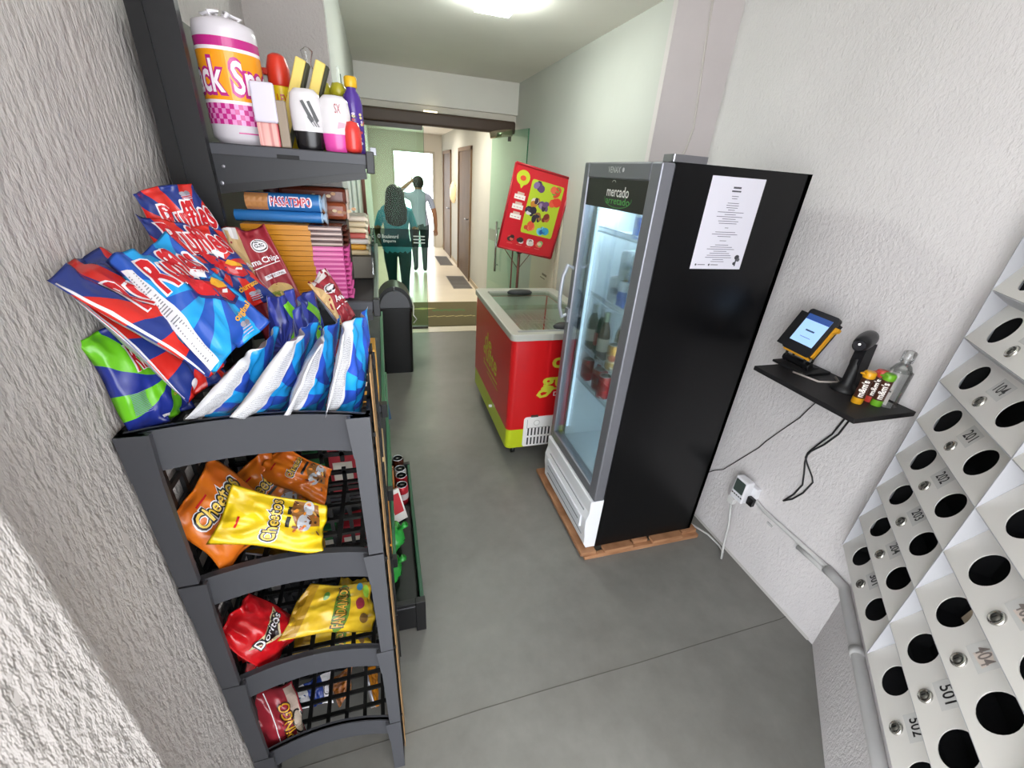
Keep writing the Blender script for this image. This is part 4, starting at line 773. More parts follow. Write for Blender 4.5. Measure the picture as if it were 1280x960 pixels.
# ---------------------------------------------------------------- stock on the floor shelf
g3 = 'cans on the lowest shelf'
for (px, py), c, lab in (((497, 576), ('3a1c14', '5a2c1c', '4a2418'), 'dark brown soda can at the far end of the lowest shelf'), ((500, 589), ('b8b4b0', 'c4c0bc', 'b0aca8'), 'pale can on the lowest shelf, just before the dark one'), ((505.5, 597), ('a81c28', 'b8202c', '8a1620'), 'deep red can on the lowest shelf near the green rail'), ((504, 609), ('b02430', 'd8c8c8', 'b02430'), 'red and white can on the lowest shelf, nearest to the snack bags')):
    p = PZ(px, py-4, .252); o = can('soda_can', lab, c, .033, .12, (min(p.x, .012), p.y, .131), g3)
def softbag(name, lab, cat, c, r, colr, seed, deco=None, grp=None):
    t = thing(name, lab, cat, (c[0], c[1], c[2]-r[2]), grp); m = MB(); vs = []; n, k = 22, 14; rn = seed*7.3
    for i in range(k+1):
        for j in range(n):
            a, b = PI*i/k, 2*PI*j/n; d = V((math.sin(a)*math.cos(b), math.sin(a)*math.sin(b), math.cos(a)))
            s_ = 1+.22*noise.noise(d*2.2+V((rn, 0, 0)))+.1*noise.noise(d*6+V((0, rn, 0))); vs.append(V(c)+V((d.x*r[0]*s_, d.y*r[1]*s_, d.z*r[2]*s_)))
    m.add(vs, [(i*n+j, (i+1)*n+j, (i+1)*n+(j+1) % n, i*n+(j+1) % n) for i in range(k) for j in range(n)], col(colr, .25), True); m.build('bag_body', t)
    tw = MB(); p = V(c)+V((r[0]*.5, -r[1]*.2, r[2]*.9)); tw.tube([p, p+V((.02, -.005, .015)), p+V((.034, -.01, .034))], [.006, .010, .016], col(colr, .25), 7); tw.build('twist', t)
    return t
softbag('green_bag', 'bright green bag bundle on the lowest shelf, farther of two', 'bag', (-.045, 1.50, .195), (.05, .075, .062), '2f9a3c', 1)
softbag('green_bag', 'bright green bag bundle on the lowest shelf, nearer of two', 'bag', (-.06, 1.32, .19), (.045, .07, .058), '2c8a36', 2)
t = thing('snack_box', 'red and white printed packet leaning on the lowest shelf', 'snack', (-.02, 1.68, .131)); X = Matrix.Translation((-.005, 1.66, .135)) @ Matrix.Rotation(.5, 4, 'Z') @ Matrix.Rotation(-.5, 4, 'X')
m = MB().box((-.035, -.012, 0), (.035, .012, .16), col('e0dcd6', .3), X); m.box((-.026, -.0135, .04), (.026, -.012, .14), col('b83038', .3), X); m.build('packet', t, .003)
t = thing('snack_box', 'orange brown patterned packet standing behind the cans on the lowest shelf', 'snack', (-.07, 1.84, .131))
m = MB().box((-.115, 1.78, .131), (-.025, 1.9, .30), col('b8703a', .4)); rn = random.Random(8)
for i in range(60): x = rn.uniform(-.11, -.03); z = rn.uniform(.14, .29); m.box((x, 1.7795, z), (x+.008, 1.78, z+.006), col(('e8d8c0', '7a3a1c', 'd89040')[i % 3]))
for i in range(60): x = rn.uniform(-.11, -.03); y = rn.uniform(1.79, 1.89); m.box((x, y, .30), (x+.008, y+.007, .3006), col(('e8d8c0', '7a3a1c', 'd89040')[i % 3]))
m.build('packet', t, .003)
# packets on the middle shelves, seen past the crate tower
for i, (z, c, lab) in enumerate(((1.105, 'd8a040', 'orange packet at the near end of the third shelf, behind the crates'), (.775, 'c8a878', 'tan packet at the near end of the fourth shelf, behind the crates'), (.45, 'd08a30', 'orange packet at the near end of the fifth shelf, behind the crates'))):
    for j, (x0, c2) in enumerate(((-.30, '2f7a48'), (-.21, 'b8303c'), (-.12, c))):
        t = thing('grocery_packet', lab if j == 2 else ('green', 'red')[j]+' packet at the near end of the '+('third', 'fourth', 'fifth')[i]+' shelf, behind the crates', 'packet', (x0+.04, 1.24, z)); X = Matrix.Translation((x0, 1.17, z))
        m = MB().box((0, 0, 0), (.078, .1, .17), col(c2, .35), X); m.box((.01, -.001, .05), (.068, 0, .12), col('e6dfd2', .4), X); m.build('packet', t, .004)
# ---------------------------------------------------------------- crate tower
CRT = col('404146', .5); CRD = col('101012', .55)
t = thing('crate_tower', 'dark grey tower of open fronted plastic crates holding snack bags', 'crate tower', (-.24, .88, 0))
CX0, CX1, CY0, CY1 = -.432, -.044, .70, 1.06
def bow(x): u = (x-(CX0+CX1)/2)/((CX1-CX0)/2); return .034*(1-u*u)
LZ = (1.335, .98, .628, .275)
for li, zt in enumerate(LZ):
    z0 = zt-.352; fl = zt-.076; cr = MB()
    n = 16; xs = [CX0+(CX1-CX0)*i/n for i in range(n+1)]
    f = [V((x, CY0+bow(x), 0)) for x in xs]; bk = [V((x, CY0+bow(x)+.006, 0)) for x in reversed(xs)]
    lip = [V((x, CY0+bow(x)-.003, 0)) for x in xs]+[V((x, CY0+bow(x)+.012, 0)) for x in reversed(xs)]
    cr.prism([p+V((0, 0, zt-.082)) for p in f+bk], (0, 0, .082), CRT, True); cr.prism([p+V((0, 0, zt-.006)) for p in lip], (0, 0, .006), CRT, True)
    rail = cr.build('front_rail', t)
    for sx, x in ((1, CX0), (-1, CX1)):
        w = .043 if sx > 0 else .036
        MB().prism([(x, CY0-.002, zt+.0), (x+sx*w, CY0-.002, zt+.0), (x+sx*w*.85, CY0-.002, z0-.0), (x, CY0-.002, z0)], (0, .012, 0), CRT).prism([(x, CY0-.004, zt), (x+sx*(w+.006), CY0-.004, zt), (x+sx*w, CY0-.004, zt-.09), (x, CY0-.004, zt-.09)], (0, .01, 0), CRT).build('front_post', t, .002)
        m = MB()
        for i in range(7): m.box((min(x, x+sx*.008), CY0+.01+i*.058, z0), (max(x, x+sx*.008), CY0+.022+i*.058, zt), CRD)
        for i in range(7): m.box((min(x, x+sx*.007), CY0+.01, z0+.01+i*.055), (max(x, x+sx*.007), CY1, z0+.022+i*.055), CRD)
        m.build('side_grid', t)
    m = MB()
    for i in range(8): x = CX0+.004+i*.054; m.box((x, CY0+.046, fl), (x+.011, CY1, fl+.010), CRD)
    for i in range(7): y = CY0+.046+i*.05; m.box((CX0, y, fl+.001), (CX1, y+.011, fl+.009), CRD)
    m.build('base_grid', t)
    m = MB()
    for i in range(8): x = CX0+.004+i*.054; m.box((x, CY1-.008, z0), (x+.011, CY1, zt-.02), CRD)
    for i in range(6): m.box((CX0, CY1-.008, z0+.02+i*.058), (CX1, CY1, z0+.033+i*.058), CRD)
    m.build('back_grid', t)
t2 = thing('printed_card', 'narrow tan printed card standing along the right side of the crate tower', 'card', (-.035, .9, 0)); MB().box((-.0405, .75, .0), (-.0385, .84, 1.40), col('a07c50', .6)).build('sheet', t2)
# ---------------------------------------------------------------- snack bags
def lines(T, u, vv, n=70, a=.35):
    s_ = T.ma('SINE', T.ma('MULTIPLY', vv, n*2*PI)); k = T.ma('GREATER_THAN', s_, a)
    nz = T.noise(T.obj((160, 160, 160), 'UV'), 1, 2); return T.ma('MULTIPLY', k, T.ma('GREATER_THAN', nz, .45))
def burst(name, A, B, cx, cy, n, panel=0, asp=.72, swirl=1.2, rough=.22, top=None):
    T = NT(name); u, vv = T.uv(); dx = T.ma('MULTIPLY', T.ma('SUBTRACT', u, cx), asp); dy = T.ma('SUBTRACT', vv, cy)
    an = T.ma('ARCTAN2', dy, dx); rr = T.ma('SQRT', T.ma('ADD', T.ma('MULTIPLY', dx, dx), T.ma('MULTIPLY', dy, dy)))
    s_ = T.ma('SINE', T.ma('ADD', T.ma('MULTIPLY', an, n), T.ma('MULTIPLY', rr, swirl*4)))
    c = T.mix(T.ma('GREATER_THAN', s_, 0), lin(A), lin(B))
    if panel:
        e = T.ma('ADD', panel, T.ma('MULTIPLY', T.ma('SINE', T.ma('MULTIPLY', vv, 3.1)), -.25*panel)); pm = T.ma('LESS_THAN', u, e)
        pc = T.mix(T.ma('MULTIPLY', lines(T, u, vv, 60), T.ma('MULTIPLY', T.ma('GREATER_THAN', u, panel*.15), T.ma('LESS_THAN', u, panel*.7))), lin('c9c9cd'), lin('66666c')); c = T.mix(pm, c, pc)
        pt_ = T.ma('GREATER_THAN', T.ma('ADD', vv, T.ma('MULTIPLY', u, -.45)), .80); c = T.mix(T.ma('MULTIPLY', pt_, 1.0), c, lin('c4c4c8')) if panel > .28 else c
    return T.set(c, rough, 0, .5)
def patch(name, stops, scale, rough=.22):
    T = NT(name); return T.set(T.ramp(T.noise(T.obj((1, 1.4, 1), 'UV'), scale, 3), stops), rough, 0, .5)
RB = burst('foil_red_blue', '22357e', 'cf2a22', .62, .5, 9); RB2 = burst('foil_red_blue_b', '22357e', 'cf2a22', .72, .42, 9); BB = burst('foil_bright_blue', '2452b0', '1f9adb', .66, .50, 9)
GB = burst('foil_green_blue', '6cc222', '25348c', .75, .45, 6); FB = burst('foil_blue_side', '2b50b4', '2296dc', .9, .35, 8, .285); MAR = patch('foil_maroon', [(.3, lin('8a2430')), (.7, lin('9c2e38'))], 3)
SIL = col('b8b8be', .3, .6)
class Bag:
    flat = False
    def __init__(s, cs, bulge, seed, wr):
        s.TL, s.TR, s.BR, s.BL = [V(c) for c in cs]; s.b, s.seed, s.wr = bulge, seed, wr
        s.W = ((s.TR-s.TL).length+(s.BR-s.BL).length)/2; s.H = ((s.TL-s.BL).length+(s.TR-s.BR).length)/2
        s.n = ((s.TR+s.BR-s.TL-s.BL).cross(s.TL+s.TR-s.BL-s.BR)).normalized()
    def at(s, u, v, side=1):
        uu, w = min(max(u, 0), 1), min(max(v, 0), 1); pin = .05*math.sin(PI*w)**.7; e = .5+(uu-.5)*(1-pin)
        p = (s.BL*(1-e)+s.BR*e)*(1-w)+(s.TL*(1-e)+s.TR*e)*w
        q = min(max((w-.045)/.91, 0), 1); f = (math.sin(PI*uu)**.6)*(math.sin(PI*q)**.55)
        k = s.seed*9.1; w1 = noise.noise(V((uu*3.1+k, w*3.4, side*2)))*1.5+noise.noise(V((uu*8+k, w*7, side*3+.5)))*.8
        cr = math.sin((uu*23+s.seed)+3*noise.noise(V((uu*4, w*2, k))))*math.exp(-((q if q < .5 else 1-q)/.16)) if 0 < q < 1 else 0
        rg = (.5-abs(noise.noise(V((uu*4.2+w*2.3+k, w*3.1-uu*1.9, side*5))))*2.2)
        d = s.b*f*(1 if side > 0 else .8)+s.wr*f*(w1+rg*1.1)+s.wr*.55*cr*f**.3
        tip = s.wr*(1.3*math.sin(uu*9+s.seed*2)+.7*math.sin(uu*21+s.seed))*(1-min(1, f*3))
        ed = (abs(w-.5)*2)**6*.018*math.sin(uu*6+s.seed*3+(2 if w > .5 else 0))+(abs(uu-.5)*2)**6*.0*w; p = p+(s.TL+s.TR-s.BL-s.BR)*.5*ed+(s.TR+s.BR-s.TL-s.BL)*.5*(abs(uu-.5)*2)**4*.022*math.sin(w*7+s.seed*5)*(1 if uu > .5 else -1)
        return p+s.n*(max(d, .0006)*side+tip)
    def nrm(s, u, v):
        e = .01; a = s.at(min(u+e, 1), v)-s.at(max(u-e, 0), v); b = s.at(u, min(v+e, 1))-s.at(u, max(v-e, 0)); return a.cross(b).normalized()
    def P(s, x, y, o=0): u, v = x/s.W, y/s.H; return s.at(u, v)+s.nrm(u, v)*o
def bag(name, label, cs, bulge, front, deco=None, back=SIL, seed=1, wr=.006, grp=None, cat='snack bag'):
    B = Bag([pt(c) for c in cs], bulge, seed, wr); nu, nv = 34, 44; m = MB()
    for side in (1, -1):
        vs = [B.at(i/nu, j/nv, side) for j in range(nv+1) for i in range(nu+1)]; uv = [(i/nu, j/nv) for j in range(nv+1) for i in range(nu+1)]
        if side < 0:
            for j in range(nv+1):
                for i in range(nu+1):
                    if i in (0, nu) or j in (0, nv): vs[j*(nu+1)+i] = B.at(i/nu, j/nv, 1)
        fs = [(j*(nu+1)+i, j*(nu+1)+i+1, (j+1)*(nu+1)+i+1, (j+1)*(nu+1)+i) for j in range(nv) for i in range(nu)]
        if side < 0: fs = [tuple(reversed(f)) for f in fs]
        m.add(vs, fs, front if side > 0 else back, True, uv)
    if deco: deco(m, B)
    c = (B.TL+B.TR+B.BL+B.BR)/4; o = m.build(name, loc=c, weld=True)
    if B.n.dot(CAM-c) < 0: print('BAG FACES AWAY', label)
    print('bag %.3f x %.3f  %s' % (B.W, B.H, label[:50]))
    return tag(o, label, cat, grp)
WH = col('e9e6ea', .3); RD = col('c41e26', .25); YT = col('e8a828', .3); NVY = col('232c6a', .3)
def logo(m, B, x, y, w, txt='Ruffles', rot=.0, h=None):
    h = h or w*.62; m.text(txt, B, x*B.W, y*B.H, w*B.W*1.06, WH, h=h*B.W*1.12, off=.0012, rot=rot, bold=.075, shear=.15); m.text(txt, B, x*B.W, y*B.H, w*B.W, RD, h=h*B.W, off=.0022, rot=rot, bold=.03, shear=.15)
def chipart(m, B, x, y, s_, word=None, rot=0):
    W = B.W; c, q = math.cos(rot), math.sin(rot); f = lambda l: [((x+(a*c-b*q)*s_)*W, y*B.H+(a*q+b*c)*s_*W) for a, b in l]
    m.shape(B, f([(-.34, .30), (-.22, .42), (-.02, .2), (.2, .04), (.34, -.12), (.36, -.3), (.16, -.36), (-.08, -.22), (-.26, .02)]), col('232a66', .25), .0012)
    m.shape(B, f([(-.30, .28), (-.22, .36), (-.04, .14), (.18, -.02), (.30, -.14), (.31, -.27), (.16, -.31), (-.06, -.18), (-.22, .04)]), RD, .0018)
    m.shape(B, f([(-.06, .30), (.06, .36), (.18, .26), (.10, .12), (.04, .2), (-.04, .14)]), WH, .0024)
    m.shape(B, f([(.02, .02), (.14, .10), (.30, -.02), (.30, -.10), (.1, -.06)]), YT, .0024); m.shape(B, f([(.10, -.14), (.16, -.10), (.26, -.12), (.22, -.17)]), WH, .0024)
    if word: m.text(word, B, (x+.16*s_)*W, y*B.H-.50*s_*W, .46*s_*W, YT, h=.12*s_*W, off=.0024, rot=.18, bold=.03)
def small(m, B, x, y): 
    for k2 in range(3): m.rect(B, x*B.W, (y-.02*k2)*B.H, (x+.17)*B.W, (y-.02*k2+.009)*B.H, col('b8b4c8', .3), .0014)
    m.ell(B, (x+.05)*B.W, (y+.03)*B.H, .05*B.W, .03*B.W, col('a8a4ae', .3), .0014); m.ell(B, (x+.13)*B.W, (y+.03)*B.H, .05*B.W, .03*B.W, col('8a8690', .3), .0016)
def seam(m, B, side=0):
    x = .012 if side == 0 else .965; m.shape(B, [(x*B.W, .04*B.H), ((x+.022)*B.W, .04*B.H), ((x+.022)*B.W, .96*B.H), (x*B.W, .96*B.H)], WH, .0010)
def dA(m, B): logo(m, B, .56, .62, .74); small(m, B, .62, .86)
def dB(m, B): logo(m, B, .54, .78, .78); chipart(m, B, .60, .48, .75, 'churrasco'); small(m, B, .66, .10)
def dC(m, B): logo(m, B, .60, .68, .72); chipart(m, B, .75, .36, .6); small(m, B, .62, .06); seam(m, B)
def dD(m, B): logo(m, B, .62, .64, .62); small(m, B, .50, .12); seam(m, B); m.ell(B, .3*B.W, .08*B.H, .07*B.W, .05*B.W, WH, .0014)
def dE(m, B):
    logo(m, B, .57, .74, .80); chipart(m, B, .66, .46, .85, 'original'); small(m, B, .62, .08)
    m.shape(B, [(.0, .03*B.H), (.10*B.W, .03*B.H), (.13*B.W, .5*B.H), (.10*B.W, .86*B.H), (.02*B.W, .9*B.H)], col('dcdade', .3), .0010)
    for i in range(36): y = .06+i*.022; m.rect(B, .025*B.W, y*B.H, .09*B.W, (y+.009)*B.H, col('7a7a82', .4), .0016) if i % 9 else None
def dF(m, B):
    logo(m, B, .62, .68, .62); chipart(m, B, .76, .44, .6, 'cebola')
    for i in range(14): m.rect(B, .10*B.W, (.16+i*.016)*B.H, .34*B.W, (.165+i*.016)*B.H, col('8a8ac8', .4), .0014)
    m.rect(B, .42*B.W, .05*B.H, .56*B.W, .075*B.H, WH, .0014)
class Sub:                      # the upper part of a bag taken as if it were the whole front
    flat = False
    def __init__(s, B, k): s.B = B; s.W = B.W; s.H = B.H/k; s.y = B.H-B.H/k
    def P(s, x, y, o=0): return s.B.P(x, y+s.y, o)
def sub(f, k): return lambda m, B: f(m, Sub(B, k))
R_ = 'ridged chip bags in the top crate'
bag('chip_bag', 'red and blue chip bag standing highest against the wall behind all others', ((160, 241, 'x', -.42), (243, 227, 'y', 1.06), (300, 322, 'y', 1.05), (212, 338, 'y', .99)), .024, RB, dA, seed=1, grp=R_)
bag('chip_bag', 'red and blue chip bag with orange flavour word, leaning behind the bright blue bag', ((168, 269, 'x', -.415), (266, 284, 'y', 1.01), (346, 370, 'y', .99), (262, 405, 'y', .91)), .028, RB, dB, seed=2, grp=R_)
bag('chip_bag', 'green and navy chip bag lowest on the left against the wall', ((100, 424, 'x', -.435), (172, 390, 'y', .86), (243, 512, 'y', .80), (167, 541, 'y', .722)), .022, GB, dF, seed=5, grp=R_)
bag('chip_bag', 'red and blue chip bag lying under the other red one on the left', ((70, 356, 'x', -.437), (150, 345, 'y', .95), (292, 466, 'y', .81), (232, 505, 'y', .742)), .022, RB2, dD, seed=4, grp=R_)
bag('chip_bag', 'red and blue chip bag reaching farthest left along the wall, white seam below', ((54, 347, 'x', -.415), (128, 309, 'y', .87), (300, 432, 'y', .80), (262, 472, 'y', .72)), .024, RB2, dC, seed=3, grp=R_)
bag('chip_bag', 'bright blue chip bag lying across the top of the pile', ((134, 327, 'y', .775), (207, 296, 'y', .90), (334, 404, 'y', .83), (266, 466, 'y', .70)), .026, BB, dE, seed=6, wr=.007, grp=R_)
g4 = 'blue chip bags standing in the front row'
for i, (cs, lab) in enumerate(((((300, 452, 'y', .745), (352, 408, 'y', .85), (322, 512, 'y', .83), (228, 529, 'y', .716)), 'bright blue and white chip bag standing in the front row, leftmost'),
    (((362, 430, 'y', .745), (394, 398, 'y', .86), (362, 518, 'y', .83), (292, 522, 'y', .714)), 'bright blue and white chip bag standing in the front row, second from the left'),
    (((396, 428, 'y', .745), (424, 394, 'y', .86), (406, 518, 'y', .83), (350, 519, 'y', .714)), 'bright blue and white chip bag standing in the front row, third from the left'),
    (((428, 412, 'y', .745), (462, 383, 'y', .86), (454, 518, 'y', .83), (404, 519, 'y', .714)), 'bright blue and white chip bag standing in the front row, rightmost'))):
    bag('chip_bag', lab, cs, .020, FB, None, seed=11+i, wr=.005, grp=g4)
def dK(m, B): m.shape(B, [(.35*B.W, .15*B.H), (.75*B.W, .2*B.H), (.85*B.W, .5*B.H), (.6*B.W, .85*B.H), (.4*B.W, .8*B.H), (.55*B.W, .5*B.H)], col('74c828', .25), .0012)
NB = burst('foil_navy_violet', '26307e', '3a46a8', .2, .5, 14)
bag('chip_bag', 'small navy bag with a green splash behind the front row, left one', ((334, 372, 'y', .93), (368, 362, 'y', .99), (396, 476, 'y', .95), (342, 500, 'y', .88)), .026, NB, sub(dK, 1.9), seed=21, grp=R_)
bag('chip_bag', 'small navy and green bag behind the front row, right one', ((364, 388, 'y', .92), (390, 356, 'y', 1.02), (418, 470, 'y', .98), (380, 490, 'y', .90)), .026, NB, sub(dK, 1.9), seed=22, grp=R_)
def dM(m, B):
    m.shape(B, [(0, .5*B.H), (.30*B.W, .42*B.H), (.34*B.W, .98*B.H), (.0, .98*B.H)], col('c8a878', .3), .0010); m.shape(B, [(.0, .9*B.H), (.3*B.W, .86*B.H), (.34*B.W, .99*B.H), (0, .99*B.H)], col('d8d4d4', .3), .0014)
    m.ell(B, .66*B.W, .76*B.H, .19*B.W, .145*B.W, WH, .0014); m.ell(B, .66*B.W, .76*B.H, .165*B.W, .12*B.W, BLK, .0020); m.ell(B, .66*B.W, .76*B.H, .14*B.W, .10*B.W, WH, .0024); m.text('GSG', B, .66*B.W, .76*B.H, .2*B.W, BLK, h=.08*B.W, off=.003, bold=.02)
    m.text('Ama Chips', B, .58*B.W, .565*B.H, .78*B.W, WH, h=.16*B.W, off=.0016, bold=.02, rot=.1); m.shape(B, [(.30*B.W, .48*B.H), (.96*B.W, .53*B.H), (.96*B.W, .54*B.H), (.30*B.W, .49*B.H)], WH, .0014)
    m.shape(B, [(.46*B.W, .335*B.H), (.95*B.W, .365*B.H), (.95*B.W, .42*B.H), (.46*B.W, .39*B.H)], WH, .0012); m.text('TRADICIONAL', B, .70*B.W, .378*B.H, .42*B.W, col('5a2a30'), h=.05*B.W, off=.0018, rot=.08, bold=.01)
    m.ell(B, .62*B.W, .16*B.H, .3*B.W, .2*B.W, col('d0b070', .4), .0014); m.ell(B, .5*B.W, .12*B.H, .2*B.W, .12*B.W, col('8a9a40', .4), .0018)
bag('chip_bag', 'maroon and tan chip bag with white lettering standing before the wafer stack', ((274, 288, 'y', 1.09), (331, 282, 'y', 1.11), (402, 424, 'y', 1.06), (345, 462, 'y', .98)), .022, MAR, sub(dM, 1.62), seed=31)
def dN(m, B):
    m.shape(B, [(0, 0), (.22*B.W, .0), (.3*B.W, .5*B.H), (.1*B.W, .98*B.H), (0, .98*B.H)], col('c8a878', .3), .0010); m.shape(B, [(.0, .86*B.H), (B.W, .84*B.H), (B.W, .99*B.H), (0, .99*B.H)], col('ccc6c4', .3), .0012)
    m.ell(B, .5*B.W, .62*B.H, .26*B.W, .22*B.W, WH, .0014); m.ell(B, .5*B.W, .62*B.H, .22*B.W, .18*B.W, BLK, .0020); m.ell(B, .5*B.W, .62*B.H, .18*B.W, .14*B.W, WH, .0024); m.text('Ama', B, .62*B.W, .40*B.H, .5*B.W, WH, h=.2*B.W, off=.0016, bold=.02); m.shape(B, [(.3*B.W, .25*B.H), (.9*B.W, .28*B.H), (.9*B.W, .30*B.H), (.3*B.W, .27*B.H)], WH, .0014)
bag('chip_bag', 'small maroon bag tilted over the blue bags of the front row', ((383, 357, 'y', .93), (408, 335, 'y', .97), (446, 395, 'y', .90), (424, 411, 'y', .85)), .018, MAR, dN, seed=32)
# second crate: cheese snack bags
def cheet(orange, x=.60, y=.56, w=.62, rot=0.):
    def f(m, B):
        rn = random.Random(3)
        m.shape(B, [(.55*B.W, .06*B.H), (.95*B.W, .1*B.H), (.97*B.W, .36*B.H), (.72*B.W, .40*B.H), (.45*B.W, .3*B.H)], col('8a5a28', .3), .0010); m.ell(B, .56*B.W, .24*B.H, .17*B.W, .13*B.W, col('a8aab0', .3), .0014); m.ell(B, .86*B.W, .2*B.H, .14*B.W, .11*B.W, col('b8bac0', .3), .0014)
        for i in range(22): m.ell(B, rn.uniform(.35, .95)*B.W, rn.uniform(.08, .36)*B.H, rn.uniform(.02, .06)*B.W, rn.uniform(.015, .03)*B.W, col(('d8862a', '6a3a1a', 'e0b060', 'b8562a', '3a2418')[i % 5], .35), .0018+i*.00004, rn.uniform(0, 3), 10)
        m.text('Cheetos', B, x*B.W, y*B.H, w*B.W*1.10, WH, h=w*B.W*.40, off=.0014, rot=rot, bold=.11); m.text('Cheetos', B, x*B.W, y*B.H, w*B.W*1.05, BLK, h=w*B.W*.36, off=.0022, rot=rot, bold=.075); m.text('Cheetos', B, x*B.W, y*B.H, w*B.W*.98, col('e6c04a', .3), h=w*B.W*.29, off=.0030, rot=rot, bold=.012)
        m.rect(B, (x-.1)*B.W, (y-.17)*B.H, (x+.3)*B.W, (y-.13)*B.H, BLK, .0016); m.rect(B, .3*B.W, .84*B.H, .5*B.W, .86*B.H, RD, .0014)
    return f
ORF = patch('foil_orange', [(.3, lin('c8601c')), (.7, lin('dd7a1e'))], 3); YEF = patch('foil_yellow', [(.3, lin('d8b41a')), (.7, lin('e6c81e'))], 3)
g5 = 'cheese snack bags in the second crate'
bag('snack_bag', 'orange cheese snack bag at the back middle of the second crate', ((276, 618, 'y', .93), (330, 556, 'y', 1.0), (400, 606, 'y', .97), (338, 676, 'y', .90)), .026, ORF, cheet(1, .50, .66, .62), seed=41, grp=g5)
bag('snack_bag', 'large orange cheese snack bag leaning at the left of the second crate', ((212, 652, 'y', .745), (266, 570, 'y', .88), (356, 632, 'y', .84), (280, 722, 'y', .732)), .030, ORF, cheet(1, .52, .70, .72), seed=42, wr=.006, grp=g5)
bag('snack_bag', 'orange cheese snack bag lying in the right of the second crate', ((318, 596, 'y', .95), (350, 556, 'y', 1.0), (415, 588, 'y', .96), (404, 634, 'y', .88)), .022, ORF, cheet(1, .62, .58, .6), seed=43, grp=g5)
bag('snack_bag', 'yellow cheese snack bag lying in front in the second crate', ((260, 680, 'y', .725), (292, 606, 'y', .80), (407, 632, 'y', .82), (404, 693, 'y', .735)), .018, YEF, cheet(0, .52, .55, .80), seed=44, grp=g5)
GLDP = patch('foil_dull_gold', [(.3, lin('8a6a2a')), (.7, lin('b89040'))], 6)
bag('snack_bag', 'dull gold snack bag mostly hidden at the bottom of the second crate', ((285, 695, 'y', .86), (330, 660, 'y', .93), (412, 660, 'y', .90), (400, 702, 'y', .78)), .010, GLDP, None, seed=45, grp=g5)
# third crate
DRF = patch('foil_red', [(.3, lin('b0101a')), (.7, lin('d41c22'))], 3, .18)
def dDor(m, B):
    m.shape(B, [(.12*B.W, .56*B.H), (.92*B.W, .60*B.H), (.56*B.W, .30*B.H)], col('c8b890', .3), .0012); m.shape(B, [(.18*B.W, .55*B.H), (.86*B.W, .585*B.H), (.56*B.W, .335*B.H)], col('1c0c10', .3), .0018)
    m.text('Doritos', B, .53*B.W, .515*B.H, .66*B.W, BLK, h=.22*B.W, off=.0024, bold=.05, rot=.05); m.text('Doritos', B, .53*B.W, .515*B.H, .62*B.W, WH, h=.17*B.W, off=.0030, bold=.01, rot=.05)
    m.ell(B, .62*B.W, .22*B.H, .11*B.W, .10*B.W, col('e88a80', .3), .0014); m.ell(B, .62*B.W, .22*B.H, .09*B.W, .08*B.W, col('c42a2c', .3), .0018); m.ell(B, .62*B.W, .22*B.H, .05*B.W, .05*B.W, col('e8b0a8', .3), .0022)
g6 = 'snack bags in the third crate'
bag('snack_bag', 'shiny red corn chip bag lying crumpled behind the lettered red one', ((262, 808, 'y', .80), (276, 745, 'y', .92), (352, 760, 'y', .92), (316, 852, 'y', .78)), .036, DRF, None, seed=52, wr=.008, grp=g6)
bag('snack_bag', 'shiny red corn chip bag with white lettering in the third crate', ((268, 800, 'y', .735), (312, 738, 'y', .86), (380, 772, 'y', .84), (334, 848, 'y', .745)), .036, DRF, dDor, seed=51, wr=.008, grp=g6)
def dFan(m, B):
    m.ell(B, .50*B.W, .44*B.H, .50*B.W, .17*B.W, col('5a7a2a', .3), .0012); m.text('FANDANGOS', B, .5*B.W, .45*B.H, .86*B.W, col('3a2410', .3), h=.25*B.W, off=.0018, bold=.04); m.text('FANDANGOS', B, .5*B.W, .45*B.H, .82*B.W, col('c89a3a', .3), h=.20*B.W, off=.0026, bold=.01)
    m.ell(B, .55*B.W, .20*B.H, .12*B.W, .10*B.W, col('8a2a3a', .3), .0014); m.ell(B, .8*B.W, .10*B.H, .13*B.W, .09*B.W, col('9ac83a', .3), .0014); m.ell(B, .9*B.W, .2*B.H, .08*B.W, .08*B.W, col('3a8ab0', .3), .0016); m.ell(B, .25*B.W, .14*B.H, .10*B.W, .09*B.W, col('7a5a2a', .3), .0014); m.ell(B, .74*B.W, .68*B.H, .08*B.W, .06*B.W, col('5a8a3a', .3), .0014)
    m.shape(B, [(.02*B.W, .84*B.H), (.98*B.W, .84*B.H), (.98*B.W, .99*B.H), (.02*B.W, .99*B.H)], col('a8801e', .3), .0010)
FNF = patch('foil_gold', [(.3, lin('c09a20')), (.7, lin('e0bc2e'))], 3)
bag('snack_bag', 'gold corn snack bag half hidden under the other gold one', ((366, 818, 'y', .80), (378, 766, 'y', .89), (456, 760, 'y', .93), (464, 812, 'y', .84)), .014, FNF, dFan, seed=54, grp=g6)
bag('snack_bag', 'gold corn snack bag with a green oval lying in the third crate', ((346, 800, 'y', .745), (386, 731, 'y', .87), (463, 728, 'y', .90), (468, 788, 'y', .79)), .018, FNF, dFan, seed=53, grp=g6)
bag('snack_bag', 'gold bag with an open crimped top at the right back of the third crate', ((425, 722, 'y', .98), (460, 726, 'y', .98), (462, 775, 'y', .95), (410, 770, 'y', .95)), .016, FNF, None, seed=55, grp=g6)
